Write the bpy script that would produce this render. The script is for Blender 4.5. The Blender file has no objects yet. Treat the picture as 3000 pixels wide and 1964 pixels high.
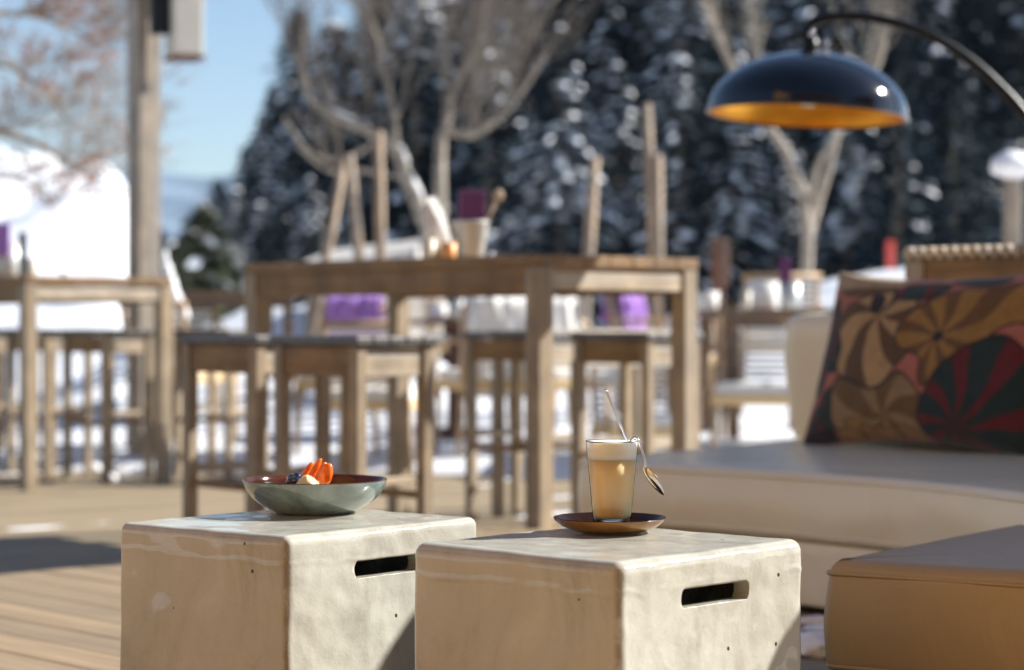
import bpy, bmesh, math, random
import numpy as np
from mathutils import Vector, Matrix, noise
R = math.radians
sc = bpy.context.scene
col = sc.collection

# ------------------------------------------------------------------ camera
CAMZ = 0.87
F = 6450.0            # focal length in pixels of the 3000 px wide photograph
cam_d = bpy.data.cameras.new("camera")
cam = bpy.data.objects.new("camera", cam_d)
col.objects.link(cam)
cam.location = (0, 0, CAMZ)
cam.rotation_euler = (R(90), 0, 0)
cam_d.sensor_width = 36
cam_d.lens = F / 3000 * 36
cam_d.shift_y = -0.014
cam_d.clip_start = 0.05
cam_d.clip_end = 6000
cam_d.dof.use_dof = True
cam_d.dof.focus_distance = 3.40
cam_d.dof.aperture_fstop = 3.3
sc.camera = cam

# ------------------------------------------------------------------ light
SUN_EL, SUN_TH = R(33), R(19)        # elevation; angle from +X towards +Y
world = bpy.data.worlds.new("World"); sc.world = world; world.use_nodes = True
wn = world.node_tree.nodes; wl = world.node_tree.links
bg = wn["Background"]
sky = wn.new("ShaderNodeTexSky"); sky.sky_type = 'NISHITA'; sky.sun_disc = False
sky.sun_elevation = SUN_EL; sky.sun_rotation = R(90) - SUN_TH
sky.altitude = 1000; sky.air_density = 1.0; sky.dust_density = 0.6; sky.ozone_density = 2.2
wl.new(sky.outputs[0], bg.inputs[0]); bg.inputs[1].default_value = 0.064
sun_d = bpy.data.lights.new("sun", 'SUN'); sun_d.energy = 4.8; sun_d.angle = R(0.5)
sun_d.color = (1.0, 0.96, 0.89)
sun = bpy.data.objects.new("sun", sun_d); col.objects.link(sun)
sdir = Vector((math.cos(SUN_TH)*math.cos(SUN_EL), math.sin(SUN_TH)*math.cos(SUN_EL), math.sin(SUN_EL)))
sun.rotation_euler = sdir.to_track_quat('Z', 'Y').to_euler()
sun.location = (30, 15, 20)
sc.view_settings.view_transform = 'Standard'
sc.view_settings.look = 'None'
sc.view_settings.exposure = 1.20
sc.view_settings.gamma = 1.0
sc.render.engine = 'CYCLES'
sc.cycles.use_denoising = True
sc.cycles.max_bounces = 8
sc.cycles.transparent_max_bounces = 16
sc.cycles.volume_bounces = 0

# ------------------------------------------------------------------ helpers
def at(u, v, Y):
    return Vector(((u-1500)/F*Y, Y, CAMZ-(v-940)/F*Y))
def tag(o, label=None, cat=None, group=None, kind=None):
    if label: o["label"] = label
    if cat: o["category"] = cat
    if group: o["group"] = group
    if kind: o["kind"] = kind
    return o
def empty(name, loc, rz=0, label=None, cat=None, group=None):
    o = bpy.data.objects.new(name, None); col.objects.link(o)
    o.location = loc; o.rotation_euler = (0, 0, rz); o.empty_display_size = .1
    return tag(o, label, cat, group)
KIDS = {}
def set_parent(c, p):
    c.parent = p
    KIDS.setdefault(p.name, []).append(c)
def copy_tree(o, parent=None):
    c = o.copy(); col.objects.link(c)
    if parent: set_parent(c, parent)
    for ch in list(KIDS.get(o.name, [])):
        copy_tree(ch, c)
    return c
class MB:
    def __init__(s): s.v = []; s.f = []; s.m = []
    def add(s, vs, fs, mi=0):
        n = len(s.v); s.v += [tuple(x) for x in vs]; s.f += [tuple(i+n for i in q) for q in fs]; s.m += [mi]*len(fs)
        return s
    def box(s, lo, hi, ch=0.0, mi=0, mat=None):
        x0, y0, z0 = lo; x1, y1, z1 = hi
        if ch <= 0:
            vs = [(x0,y0,z0),(x1,y0,z0),(x1,y1,z0),(x0,y1,z0),(x0,y0,z1),(x1,y0,z1),(x1,y1,z1),(x0,y1,z1)]
            fs = [(0,3,2,1),(4,5,6,7),(0,1,5,4),(1,2,6,5),(2,3,7,6),(3,0,4,7)]
        else:
            c = min(ch, (x1-x0)/2.01, (y1-y0)/2.01, (z1-z0)/2.01)
            bm = bmesh.new()
            bmesh.ops.create_cube(bm, size=1)
            for v in bm.verts:
                v.co = Vector(((x0+x1)/2+v.co.x*(x1-x0), (y0+y1)/2+v.co.y*(y1-y0), (z0+z1)/2+v.co.z*(z1-z0)))
            bmesh.ops.bevel(bm, geom=bm.edges[:], offset=c, segments=2, affect='EDGES', profile=.5)
            bm.verts.index_update()
            vs = [v.co.copy() for v in bm.verts]; fs = [[v.index for v in f.verts] for f in bm.faces]; bm.free()
        if mat is not None: vs = [mat @ Vector(v) for v in vs]
        return s.add(vs, fs, mi)
    def tube(s, pts, rad, seg=8, mi=0, caps=True, flat=1.0):
        pts = [Vector(p) for p in pts]; n = len(pts)
        if not hasattr(rad, '__len__'): rad = [rad]*n
        t0 = (pts[1]-pts[0]).normalized()
        up = Vector((0,0,1)) if abs(t0.z) < .9 else Vector((1,0,0))
        nx = t0.cross(up).normalized(); vs = []; fs = []
        for i, p in enumerate(pts):
            t = (pts[min(i+1, n-1)]-pts[max(i-1, 0)]).normalized()
            nx = (nx - t*nx.dot(t)).normalized(); ny = t.cross(nx)
            for k in range(seg):
                a = 2*math.pi*k/seg
                vs.append(p + nx*math.cos(a)*rad[i] + ny*math.sin(a)*rad[i]*flat)
        for i in range(n-1):
            for k in range(seg):
                k2 = (k+1) % seg
                fs.append((i*seg+k, i*seg+k2, (i+1)*seg+k2, (i+1)*seg+k))
        if caps:
            fs.append(tuple(range(seg-1, -1, -1))); fs.append(tuple(range((n-1)*seg, n*seg)))
        return s.add(vs, fs, mi)
    def lathe(s, prof, c=(0,0,0), seg=48, mi=0, wob=None, close=False):
        c = Vector(c); vs = []; fs = []; n = len(prof)
        for r, z in prof:
            for k in range(seg):
                a = 2*math.pi*k/seg
                rr = r if wob is None else r*wob(a, r, z)
                vs.append(c+Vector((rr*math.cos(a), rr*math.sin(a), z)))
        for i in range(n-1):
            for k in range(seg):
                k2 = (k+1) % seg
                fs.append((i*seg+k, i*seg+k2, (i+1)*seg+k2, (i+1)*seg+k))
        if close:
            fs.append(tuple(range(seg-1, -1, -1))); fs.append(tuple(range((n-1)*seg, n*seg)))
        return s.add(vs, fs, mi)
    def blob(s, c, r, sub=2, amp=.15, freq=2.0, seed=0, mi=0):
        bm = bmesh.new(); bmesh.ops.create_icosphere(bm, subdivisions=sub, radius=1)
        bm.verts.index_update(); vs = []
        rr = Vector(r) if hasattr(r, '__len__') else Vector((r, r, r))
        for v in bm.verts:
            k = 1 + amp*noise.noise(v.co*freq+Vector((seed*7.3, seed*3.1, 0)))
            vs.append(Vector(c)+Vector((v.co.x*rr.x*k, v.co.y*rr.y*k, v.co.z*rr.z*k)))
        fs = [[v.index for v in f.verts] for f in bm.faces]; bm.free()
        return s.add(vs, fs, mi)
    def build(s, name, mat, parent=None, smooth=False, label=None):
        me = bpy.data.meshes.new(name); me.from_pydata(s.v, [], s.f)
        for m in (mat if isinstance(mat, (list, tuple)) else [mat]): me.materials.append(m)
        if any(s.m): me.polygons.foreach_set("material_index", s.m)
        if smooth: me.polygons.foreach_set("use_smooth", [True]*len(me.polygons))
        me.update()
        o = bpy.data.objects.new(name, me); col.objects.link(o)
        if parent is not None: set_parent(o, parent)
        if label: o["label"] = label
        return o
def fix_normals(o):
    bm = bmesh.new(); bm.from_mesh(o.data); bmesh.ops.recalc_face_normals(bm, faces=bm.faces[:]); bm.to_mesh(o.data); bm.free()

# ------------------------------------------------------------------ materials
class NT:
    def __init__(s, name):
        s.mat = bpy.data.materials.new(name); s.mat.use_nodes = True
        s.t = s.mat.node_tree; s.n = s.t.nodes; s.l = s.t.links; s.b = s.n["Principled BSDF"]
        s.out = s.n["Material Output"]
    def new(s, t, **kw):
        nd = s.n.new(t)
        for k, v in kw.items(): setattr(nd, k, v)
        return nd
    def coord(s, which='Object', scale=(1,1,1), rot=(0,0,0)):
        tc = s.new("ShaderNodeTexCoord"); mp = s.new("ShaderNodeMapping")
        mp.inputs['Scale'].default_value = scale; mp.inputs['Rotation'].default_value = rot
        s.l.new(tc.outputs[which], mp.inputs[0]); return mp.outputs[0]
    def noise(s, vec, scale=5, detail=4, rough=.55, dist=0):
        n = s.new("ShaderNodeTexNoise"); n.inputs['Scale'].default_value = scale
        n.inputs['Detail'].default_value = detail; n.inputs['Roughness'].default_value = rough
        n.inputs['Distortion'].default_value = dist
        s.l.new(vec, n.inputs['Vector']); return n.outputs[0]
    def ramp(s, fac, stops):
        r = s.new("ShaderNodeValToRGB"); e = r.color_ramp.elements
        while len(e) < len(stops): e.new(.5)
        for i, (p, c) in enumerate(stops):
            e[i].position = p; e[i].color = (c[0], c[1], c[2], 1) if hasattr(c, '__len__') else (c, c, c, 1)
        s.l.new(fac, r.inputs[0]); return r.outputs[0]
    def mix(s, fac, a, b, mode='MIX'):
        m = s.new("ShaderNodeMix", data_type='RGBA', blend_type=mode)
        for k, x in ((0, fac), (6, a), (7, b)):
            if hasattr(x, 'is_linked') or isinstance(x, bpy.types.NodeSocket): s.l.new(x, m.inputs[k])
            elif k == 0: m.inputs[0].default_value = x
            else: m.inputs[k].default_value = (x[0], x[1], x[2], 1)
        return m.outputs[2]
    def math(s, op, a, b=0.0):
        m = s.new("ShaderNodeMath", operation=op)
        for k, x in ((0, a), (1, b)):
            if isinstance(x, bpy.types.NodeSocket): s.l.new(x, m.inputs[k])
            else: m.inputs[k].default_value = x
        return m.outputs[0]
    def bump(s, h, strength=.3, dist=.01, prev=None):
        b = s.new("ShaderNodeBump"); b.inputs['Strength'].default_value = strength; b.inputs['Distance'].default_value = dist
        s.l.new(h, b.inputs['Height'])
        if prev is not None: s.l.new(prev, b.inputs['Normal'])
        s.l.new(b.outputs[0], s.b.inputs['Normal']); return b.outputs[0]
    def set(s, **kw):
        for k, v in kw.items():
            i = s.b.inputs[k.replace('_', ' ')]
            if isinstance(v, bpy.types.NodeSocket): s.l.new(v, i)
            elif hasattr(v, '__len__'): i.default_value = (v[0], v[1], v[2], 1)
            else: i.default_value = v
        return s
def plain(name, c, rough=.6, var=.25, scale=12, **kw):
    t = NT(name); n = t.noise(t.coord(), scale, 5)
    a = [x*(1-var) for x in c]; b = [min(1, x*(1+var)) for x in c]
    t.set(Base_Color=t.ramp(n, [(.3, a), (.7, b)]), Roughness=rough, **kw)
    t.bump(n, .15, .005)
    return t.mat
def wood(name, dark, light, grain='Y', rough=.75, sc_=1.0, grey=.55):
    t = NT(name)
    s = {'X': (1.2, 30, 30), 'Y': (30, 1.2, 30), 'Z': (30, 30, 1.2)}[grain]
    g = t.noise(t.coord('Object', tuple(x*sc_ for x in s)), 1.6, 8, .65, .6)
    w = t.noise(t.coord('Object', (3, 3, 3)), 2.0, 3)
    c1 = t.ramp(g, [(.28, dark), (.72, light)])
    c2 = t.ramp(w, [(.32, (.58, .57, .56)), (.7, (1.1, 1.06, 1.0))])
    c3 = t.mix(1.0, c1, c2, 'MULTIPLY')
    w2 = t.noise(t.coord('Object', tuple(x*.25 for x in s)), 2.2, 5, .6, 1.0)
    gm_ = sum(light)/3*.80
    c3 = t.mix(t.math('MULTIPLY', t.ramp(w2, [(.42, 0), (.62, 1)]), grey), c3, (gm_*1.04, gm_, gm_*.93))
    t.set(Base_Color=c3, Roughness=rough)
    t.bump(g, .35, .003)
    return t.mat
M = {}
M['wood_z'] = wood('weathered_wood_upright', (.23, .158, .085), (.49, .39, .262), 'Z', grey=.4)
M['wood_y'] = wood('weathered_wood_shaded_lengthwise', (.19, .105, .038), (.36, .225, .10), 'Y', grey=.15)  # browner base paints in the shade these faces mostly lie in
M['wood_x'] = wood('weathered_wood_lit_crosswise', (.34, .26, .17), (.62, .52, .39), 'X')  # paler copy of the same wood, sunlight painted into the lit faces
M['seat'] = wood('grey_seat_wood', (.055, .052, .055), (.13, .12, .115), 'X', .5)
M['post'] = wood('grey_post_wood', (.19, .15, .11), (.44, .375, .295), 'Z')
M['stake'] = wood('pale_stake_wood', (.30, .21, .135), (.50, .37, .25), 'Z')
M['rust'] = wood('rusty_post', (.10, .035, .015), (.22, .085, .04), 'Z')
M['honey'] = wood('honey_wood', (.44, .28, .14), (.66, .46, .27), 'Z')
M['brownwood'] = wood('brown_table_wood', (.13, .07, .03), (.25, .14, .07), 'X')
M['snow'] = plain('snow', (.71, .73, .77), .7, .10, 1.1)
M['snowwhite'] = plain('snow_clean', (.84, .85, .88), .6, .03, 20)
M['fleece'] = plain('white_fleece', (.74, .72, .68), .95, .08, 60)
M['purple'] = plain('purple_wool', (.38, .20, .56), .9, .2, 30)
M['darkpurple'] = plain('dark_purple', (.10, .015, .085), .6, .2, 30)
M['black'] = plain('black_lacquer', (.003, .004, .007), .08, .1, 5, Coat_Weight=.3)
M['blackmetal'] = plain('black_metal', (.010, .011, .013), .35, .1, 20, Metallic=.6)
M['steel'] = plain('polished_steel', (.62, .62, .63), .12, .04, 30, Metallic=1.0)
M['zinc'] = plain('zinc_bucket', (.55, .56, .54), .42, .12, 10, Metallic=.35)
M['white'] = plain('white_paper', (.78, .77, .74), .8, .03, 20)
M['cream'] = plain('cream_ceramic', (.66, .60, .48), .4, .05, 20)
M['orange'] = plain('orange_glass', (.75, .36, .10), .35, .08, 20)
M['red'] = plain('red_paint', (.62, .05, .03), .5, .1, 20)
M['bark'] = plain('grey_bark', (.30, .26, .21), .9, .35, 14)
M['twig'] = plain('twig_bark', (.21, .18, .15), .9, .3, 14)
M['birch'] = plain('pale_branch', (.36, .31, .25), .9, .3, 10)
M['leafred'] = plain('russet_leaf', (.46, .21, .12), .7, .4, 3)
M['needle'] = plain('spruce_needle', (.007, .026, .040), .8, .5, 1.5)
M['needle2'] = plain('olive_needle', (.055, .065, .025), .8, .5, 1.5)
M['mountain'] = None
# ------------------------------------------------------------------ special materials
def deck_mat(name, dark, light, bw, along, wet=.0, seed=0):
    t = NT(name)
    s = (1, 1, 1)
    vec = t.coord('Object', (1, 1, 1))
    sep = t.new("ShaderNodeSeparateXYZ"); t.l.new(vec, sep.inputs[0])
    ax = sep.outputs[1] if along == 'X' else sep.outputs[0]
    idx = t.math('FLOOR', t.math('DIVIDE', ax, bw))
    wn_ = t.new("ShaderNodeTexWhiteNoise", noise_dimensions='1D'); t.l.new(idx, wn_.inputs['W'])
    sc3 = (.9, 22, 22) if along == 'X' else (22, .9, 22)
    off = t.new("ShaderNodeVectorMath", operation='ADD')
    t.l.new(t.coord('Object', sc3), off.inputs[0])
    comb = t.new("ShaderNodeCombineXYZ"); t.l.new(t.math('MULTIPLY', wn_.outputs[0], 37.0), comb.inputs[0])
    t.l.new(t.math('MULTIPLY', wn_.outputs[0], 91.0), comb.inputs[1]); t.l.new(comb.outputs[0], off.inputs[1])
    g = t.noise(off.outputs[0], 1.5, 8, .62, .8)
    c1 = t.ramp(g, [(.25, dark), (.75, light)])
    tint = t.ramp(wn_.outputs[0], [(0, (.86, .86, .87)), (1, (1.06, 1.03, .99))])
    c = t.mix(1.0, c1, tint, 'MULTIPLY')
    w = t.noise(t.coord('Object', (1, 1, 1)), 1.3, 4)
    c = t.mix(t.ramp(w, [(.45, 0), (.7, .55)]), c, tuple(x*.55 for x in light))
    t.set(Base_Color=c, Roughness=t.ramp(w, [(.4, .75), (.7, .45)]))
    t.bump(g, .35, .003)
    return t.mat
M['deck'] = deck_mat('deck_boards_warm', (.18, .130, .078), (.37, .275, .168), .145, 'Y')
M['deck2'] = deck_mat('deck_boards_grey', (.18, .132, .078), (.37, .292, .182), .145, 'X')

def ceramic():
    t = NT('glazed_cream_ceramic')
    v = t.coord('Object', (1, 1, 1))
    n1 = t.noise(t.coord('Object', (1, 1, .55)), 8, 8, .68, .6)
    n2 = t.noise(v, 26, 6, .65)
    c = t.ramp(n1, [(.30, (.34, .325, .265)), (.48, (.445, .435, .372)), (.75, (.50, .492, .432))])
    # pinholes in the glaze
    vo = t.new("ShaderNodeTexVoronoi"); vo.inputs['Scale'].default_value = 19; t.l.new(v, vo.inputs['Vector'])
    sepc = t.new("ShaderNodeSeparateColor"); t.l.new(vo.outputs['Color'], sepc.inputs[0])
    small = t.math('MULTIPLY', t.math('LESS_THAN', vo.outputs['Distance'], .06), t.math('GREATER_THAN', sepc.outputs[0], .50))
    c = t.mix(small, c, (.07, .045, .025))
    # thin glaze along the corners shows the brown clay
    at_ = t.new("ShaderNodeAttribute", attribute_name='edge')
    ed = t.math('MULTIPLY', at_.outputs['Fac'], t.ramp(n2, [(.36, 0), (.50, 1)]))
    c = t.mix(t.math('MULTIPLY', ed, .62), c, (.16, .095, .045))
    # paler crazed patches
    n3 = t.noise(t.coord('Object', (1, 1, .6)), 7, 7, .7, 1.2)
    c = t.mix(t.ramp(n3, [(.56, 0), (.70, .32)]), c, (.58, .56, .48))
    t.set(Base_Color=c, Roughness=t.ramp(n2, [(.3, .14), (.7, .26)]))
    t.set(Coat_Roughness=.035, IOR=1.14)
    ge = t.new("ShaderNodeNewGeometry"); sz = t.new("ShaderNodeSeparateXYZ"); t.l.new(ge.outputs['True Normal'], sz.inputs[0])
    side_ = t.math('SUBTRACT', 1.0, t.math('MULTIPLY', t.math('ABSOLUTE', sz.outputs[2]), .9))
    t.set(Coat_Weight=t.math('ADD', t.math('MULTIPLY', side_, .45), .34))
    b1 = t.bump(t.math('MULTIPLY', n2, side_), .34, .005)
    n4 = t.noise(v, 90, 3)
    b2 = t.bump(t.math('MULTIPLY', n4, side_), .12, .001, b1)
    inv = t.math('MULTIPLY', small, -1.0)
    t.bump(inv, .8, .003, b2)
    return t.mat
M['ceramic'] = ceramic()

def leather(name, c, rough=.36, v_=.06, fold=.35):
    t = NT(name)
    v = t.coord('Object')
    n1 = t.noise(v, 3, 3); n2 = t.noise(v, 160, 2); n3 = t.noise(t.coord('Object', (1, 1, .5)), 9, 3, .5, 1.5)
    t.set(Base_Color=t.ramp(n1, [(.3, tuple(x*(1-v_) for x in c)), (.7, tuple(x*(1+v_) for x in c))]), Roughness=rough)
    b = t.bump(n3, fold, .012); t.bump(n2, .12, .001, b)
    return t.mat
M['sofa'] = leather('cream_leather', (.76, .69, .52), .26)
M['ottoman'] = leather('tan_leather', (.37, .26, .13), .42)

def glaze(name, stops, rough=.08, sc_=9, cw=.8):
    t = NT(name); v = t.coord('Object', (1, 1, 2))
    n = t.noise(v, sc_, 7, .65, .8); n2 = t.noise(v, 120, 2)
    t.set(Base_Color=t.ramp(n, stops), Roughness=rough, Coat_Weight=cw, Coat_Roughness=.03)
    t.bump(n2, .05, .001); return t.mat
M['celadon'] = glaze('grey_green_glaze', [(.30, (.075, .098, .088)), (.5, (.17, .22, .20)), (.7, (.30, .36, .34))])
M['bowl_in'] = glaze('red_brown_glaze', [(.30, (.025, .007, .003)), (.5, (.07, .020, .008)), (.75, (.14, .05, .022))], .12, cw=.15)
M['bowl_in'].node_tree.nodes['Principled BSDF'].inputs['IOR'].default_value = 1.25
M['saucer_out'] = glaze('mustard_glaze', [(.3, (.16, .070, .013)), (.7, (.34, .16, .030))], .18, cw=.4)
M['saucer_in'] = glaze('dark_brown_glaze', [(.3, (.008, .004, .003)), (.7, (.035, .014, .008))], .16, cw=.0)
M['saucer_in'].node_tree.nodes['Principled BSDF'].inputs['IOR'].default_value = 1.14

t = NT('coffee'); n = t.noise(t.coord('Object', (1, 1, 1)), 25, 4, .6, 1.5)
sp = t.new("ShaderNodeSeparateXYZ"); t.l.new(t.coord('Object'), sp.inputs[0])
hz = t.math('ADD', t.math('MULTIPLY', sp.outputs[2], 8.0), t.math('MULTIPLY', n, .18))
t.set(Base_Color=t.ramp(hz, [(.16, (.96, .84, .62)), (.42, (.95, .77, .50)), (.80, (.92, .72, .44))]), Roughness=.35)
t.b.inputs['Subsurface Weight'].default_value = .8
t.b.inputs['Subsurface Radius'].default_value = (.012, .009, .006)
t.b.inputs['Subsurface Scale'].default_value = 1.0
M['coffee'] = t.mat
t = NT('milk_foam'); n = t.noise(t.coord(), 300, 3)
t.set(Base_Color=(.96, .94, .89), Roughness=.5); t.bump(n, .1, .0005)
t.b.inputs['Subsurface Weight'].default_value = .6
t.b.inputs['Subsurface Radius'].default_value = (.02, .015, .01); t.b.inputs['Subsurface Scale'].default_value = .5
M['foam'] = t.mat
def thin_glass(name, tint=(1, 1, 1)):
    t = NT(name)
    tr = t.new("ShaderNodeBsdfTransparent"); tr.inputs[0].default_value = (*tint, 1)
    gl = t.new("ShaderNodeBsdfGlossy"); gl.inputs['Roughness'].default_value = .02
    lw = t.new("ShaderNodeFresnel"); lw.inputs[0].default_value = 1.5
    mx = t.new("ShaderNodeMixShader"); t.l.new(lw.outputs[0], mx.inputs[0])
    t.l.new(tr.outputs[0], mx.inputs[1]); t.l.new(gl.outputs[0], mx.inputs[2]); t.l.new(mx.outputs[0], t.out.inputs[0])
    return t.mat
M['glass'] = thin_glass('clear_glass', (.97, .98, .97))
t = NT('thick_glass'); t.set(Base_Color=(.94, .98, .97), Roughness=.01, IOR=1.48); t.b.inputs['Transmission Weight'].default_value = 1
M['glass_base'] = t.mat
t = NT('papaya_slice'); n = t.noise(t.coord(), 120, 4)
t.set(Base_Color=t.ramp(n, [(.35, (.80, .12, .006)), (.65, (.95, .24, .015))]), Roughness=.22)
t.b.inputs['Subsurface Weight'].default_value = .35; t.b.inputs['Subsurface Radius'].default_value = (.01, .004, .001); t.b.inputs['Subsurface Scale'].default_value = .5
M['fruit'] = t.mat
M['berry'] = plain('blue_black_berry', (.012, .014, .035), .12, .4, 60, Coat_Weight=1.0)
M['custard'] = plain('pale_custard', (.72, .64, .34), .4, .08, 60)
t = NT('gold_leaf_inside'); n = t.noise(t.coord(), 6, 5)
t.set(Base_Color=t.ramp(n, [(.3, (.62, .27, .02)), (.7, (.85, .42, .04))]), Roughness=.38, Metallic=.7)
M['gold'] = t.mat
M['bulb'] = plain('frosted_bulb', (.8, .74, .62), .3, .02, 10)
M['twine'] = plain('woven_cord', (.66, .48, .25), .8, .3, 90)

# ------------------------------------------------------------------ terrain
AX = Vector((.73, .683, 0)); AY = Vector((-.683, .73, 0)); RZ = math.atan2(.683, .73)
def loc2(p):                # world xy -> deck axes
    return (p[0]*AX.x+p[1]*AX.y, p[0]*AY.x+p[1]*AY.y)
def G(x, c, w): return math.exp(-((x-c)/w)**2)
def S(x, a, b):
    t_ = min(1, max(0, (x-a)/(b-a))); return t_*t_*(3-2*t_)
def ground_h(x, y):
    n = noise.noise(Vector((x*.5, y*.5, 0)))*.10 + noise.noise(Vector((x*1.9, y*1.9, 4)))*.035
    edge = 11.6 - .10*x
    h = -.35 + S(y, edge, edge+1.2)*.43 + S(y, 13, 15.5)*.10
    h += S(y, 12, 16.5)*n
    h += (.80*G(x, -1.7, 1.1)+.45*G(x, -3.0, .6)+.30*G(x, .6, .7)+.3*G(x,1.6,.7))*G(y, 18.8, 2.6)*(.9+.45*noise.noise(Vector((x*1.6, y*1.6, 2))))
    h += (1.06*S(x, .2, 3.7))*G(y, 19.5, 3.2)*(1+.16*noise.noise(Vector((x*1.3, y*1.1, 6)))+.06*noise.noise(Vector((x*4, y*4, 6)))) + .25*S(x, 2.0, 3.2)*G(y, 16.5, 1.5)
    h += (2.75+.16*max(0, -x-5.5))*S(y, 25, 36)*(1-S(y, 44, 58))*(1-S(x/y, -.178, -.158))*(1+.13*noise.noise(Vector((x*.55, y*.55, 9)))+.12*noise.noise(Vector((x*1.3, y*1.3, 3)))+.03*noise.noise(Vector((x*4, y*4, 3))))
    h += S(y, 40, 85)*3.2*S(x, -12, 0)
    h += .11*S(x, .6, 1.1)*S(y, 12.1, 12.6)
    h -= S(y, 24, 40)*.8*(S(x,-6,-4))
    return h
def grid_obj(name, x0, x1, y0, y1, nx, ny, hf, mat, power=1.0):
    mb = MB(); vs = []
    for j in range(ny+1):
        y = y0+(y1-y0)*(j/ny)**power
        for i in range(nx+1):
            x = x0+(x1-x0)*i/nx
            vs.append((x, y, hf(x, y)))
    fs = [(j*(nx+1)+i, j*(nx+1)+i+1, (j+1)*(nx+1)+i+1, (j+1)*(nx+1)+i) for j in range(ny) for i in range(nx)]
    mb.add(vs, fs); return mb.build(name, mat, None, True)
tag(grid_obj('snow_field', -16, 16, 10.2, 60, 160, 260, ground_h, M['snow'], 1.4), 'uneven bright snow field with banks beyond the wooden deck', None, None, 'structure')
gm = MB(); gm.add([(-1500, -400, -.45), (1500, -400, -.45), (1500, 2600, -.45), (-1500, 2600, -.45)], [(0, 1, 2, 3)])
tag(gm.build('ground', M['snow']), 'flat snowy ground reaching to the horizon', None, None, 'structure')
tag(grid_obj('hillside', -90, 90, 58, 150, 60, 40, lambda x, y: ground_h(x, 58)*(1-S(y, 58, 70))+S(y, 62, 150)*26*S(x, -22, 4)+noise.noise(Vector((x*.1, y*.1, 0)))*1.5-.3, M['snow']), 'snowy slope under the spruces', None, None, 'structure')
# distant mountain ridge
def mt_h(x, y):
    r = 92 + 14*noise.noise(Vector((x*.006, 1.3, 0))) + 6*noise.noise(Vector((x*.03, 2.3, 0)))
    return -1 + r*math.exp(-((y-1300)/190)**2) + 5*noise.noise(Vector((x*.02, y*.02, 5)))*G(y, 1200, 250)
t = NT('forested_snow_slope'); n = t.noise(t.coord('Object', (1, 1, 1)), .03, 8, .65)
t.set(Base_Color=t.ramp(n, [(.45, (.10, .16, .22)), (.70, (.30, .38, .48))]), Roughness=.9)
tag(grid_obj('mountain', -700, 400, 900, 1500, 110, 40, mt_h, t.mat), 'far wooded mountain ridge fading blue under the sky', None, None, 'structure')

# ------------------------------------------------------------------ decks
def board_deck(name, x0, x1, y0, y1, z0, z1, along, mat, label, bw=.145, gap=.004):
    rnd = random.Random(5); mb = MB()
    a, b = (y0, y1) if along == 'X' else (x0, x1)
    k = math.floor(a/bw)
    while k*bw < b:
        p, q = k*bw+gap/2, (k+1)*bw-gap/2
        dz = rnd.uniform(-.0015, .0015)
        if along == 'X': lo, hi = (x0, p, z1-.028), (x1, q, z1+dz)
        else: lo, hi = (p, y0, z1-.028), (q, y1, z1+dz)
        mb.box(lo, hi, .004); k += 1
    mb.box((x0+.02, y0+.02, z0), (x1-.02, y1-.02, z1-.03))
    o = mb.build(name, mat); o.rotation_euler = (0, 0, RZ)
    return tag(o, label, None, None, 'structure')
PLAT = .15
board_deck('near_deck', -3.2, 7.2, -1.0, 5.57, -.34, PLAT, 'Y', M['deck'], 'raised near part of the wooden deck with warm brown boards')
board_deck('far_deck', -2.5, 12.5, 5.57+.004, 11.9, -.34, 0, 'X', M['deck2'], 'lower far part of the wooden deck with grey boards')
# loose snow lying on the far deck
def snow_on_deck(x, y):
    lx, ly = loc2((x, y))
    n = noise.noise(Vector((lx*.9, ly*2.6, 3)))*.6 + noise.noise(Vector((lx*3, ly*6, 8)))*.35
    bias = -.62 + .55*S(x, -.5, .5) + .35*S(y, 11.2, 12.6) + .75*G(ly, 8.15, .13)*(1-S(lx, 5, 7))
    h = (n+bias)*.05
    return min(h, .030) if h > -.006 else -.02
mb = MB(); nx, ny = 170, 210; vs = []
for j in range(ny+1):
    for i in range(nx+1):
        x = -4+10*i/nx; y = 5.2+8.0*j/ny
        lx, ly = loc2((x, y)); h = snow_on_deck(x, y)
        if ly < 5.62 or ly > 11.85: h = -.03
        vs.append((x, y, h))
mb.add(vs, [(j*(nx+1)+i, j*(nx+1)+i+1, (j+1)*(nx+1)+i+1, (j+1)*(nx+1)+i) for j in range(ny) for i in range(nx)])
tag(mb.build('snow_patches', M['snowwhite'], None, True), 'thin trodden snow lying in patches on the far deck', None, None, 'stuff')
def clump(u, v, z, r, seed, label, grp='snow clumps on the deck'):
    Y = (CAMZ-z)*F/(v-940); p = at(u, v, Y)
    o = MB().blob((0, 0, r*.35), (r, r, r*.6), 3, .5, 2.0, seed).build('snow_clump', M['snowwhite'], None, True)
    o.location = (p.x, p.y, z); return tag(o, label, 'snow clump', grp)
for i, (u, v, r, lb) in enumerate([(275, 1382, .045, 'snow clump on the deck nearest the dark leg of the left table'),
        (325, 1408, .035, 'smallest snow clump of three in a row on the deck'),
        (368, 1410, .033, 'middle snow clump of three in a row on the deck'),
        (405, 1398, .045, 'rightmost snow clump of the row behind the glazed stools')]):
    clump(u, v, 0.0, r, i, lb)
clump(2385, 1920, PLAT, .05, 7, 'jagged snow clump on the deck between the handled stool and the ottoman', None)
mb = MB()
rnd = random.Random(3)
for k in range(26):
    x = rnd.uniform(.40, .95); y = 5.0+rnd.uniform(-.18, .3)
    mb.blob((x, y, PLAT+.003), (rnd.uniform(.03, .10), rnd.uniform(.02, .05), .012), 2, .5, 2, k)
tag(mb.build('snow_patches_near', M['snowwhite'], None, True), 'thin snow scattered on the near deck in front of the sofa', None, None, 'stuff')
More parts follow.
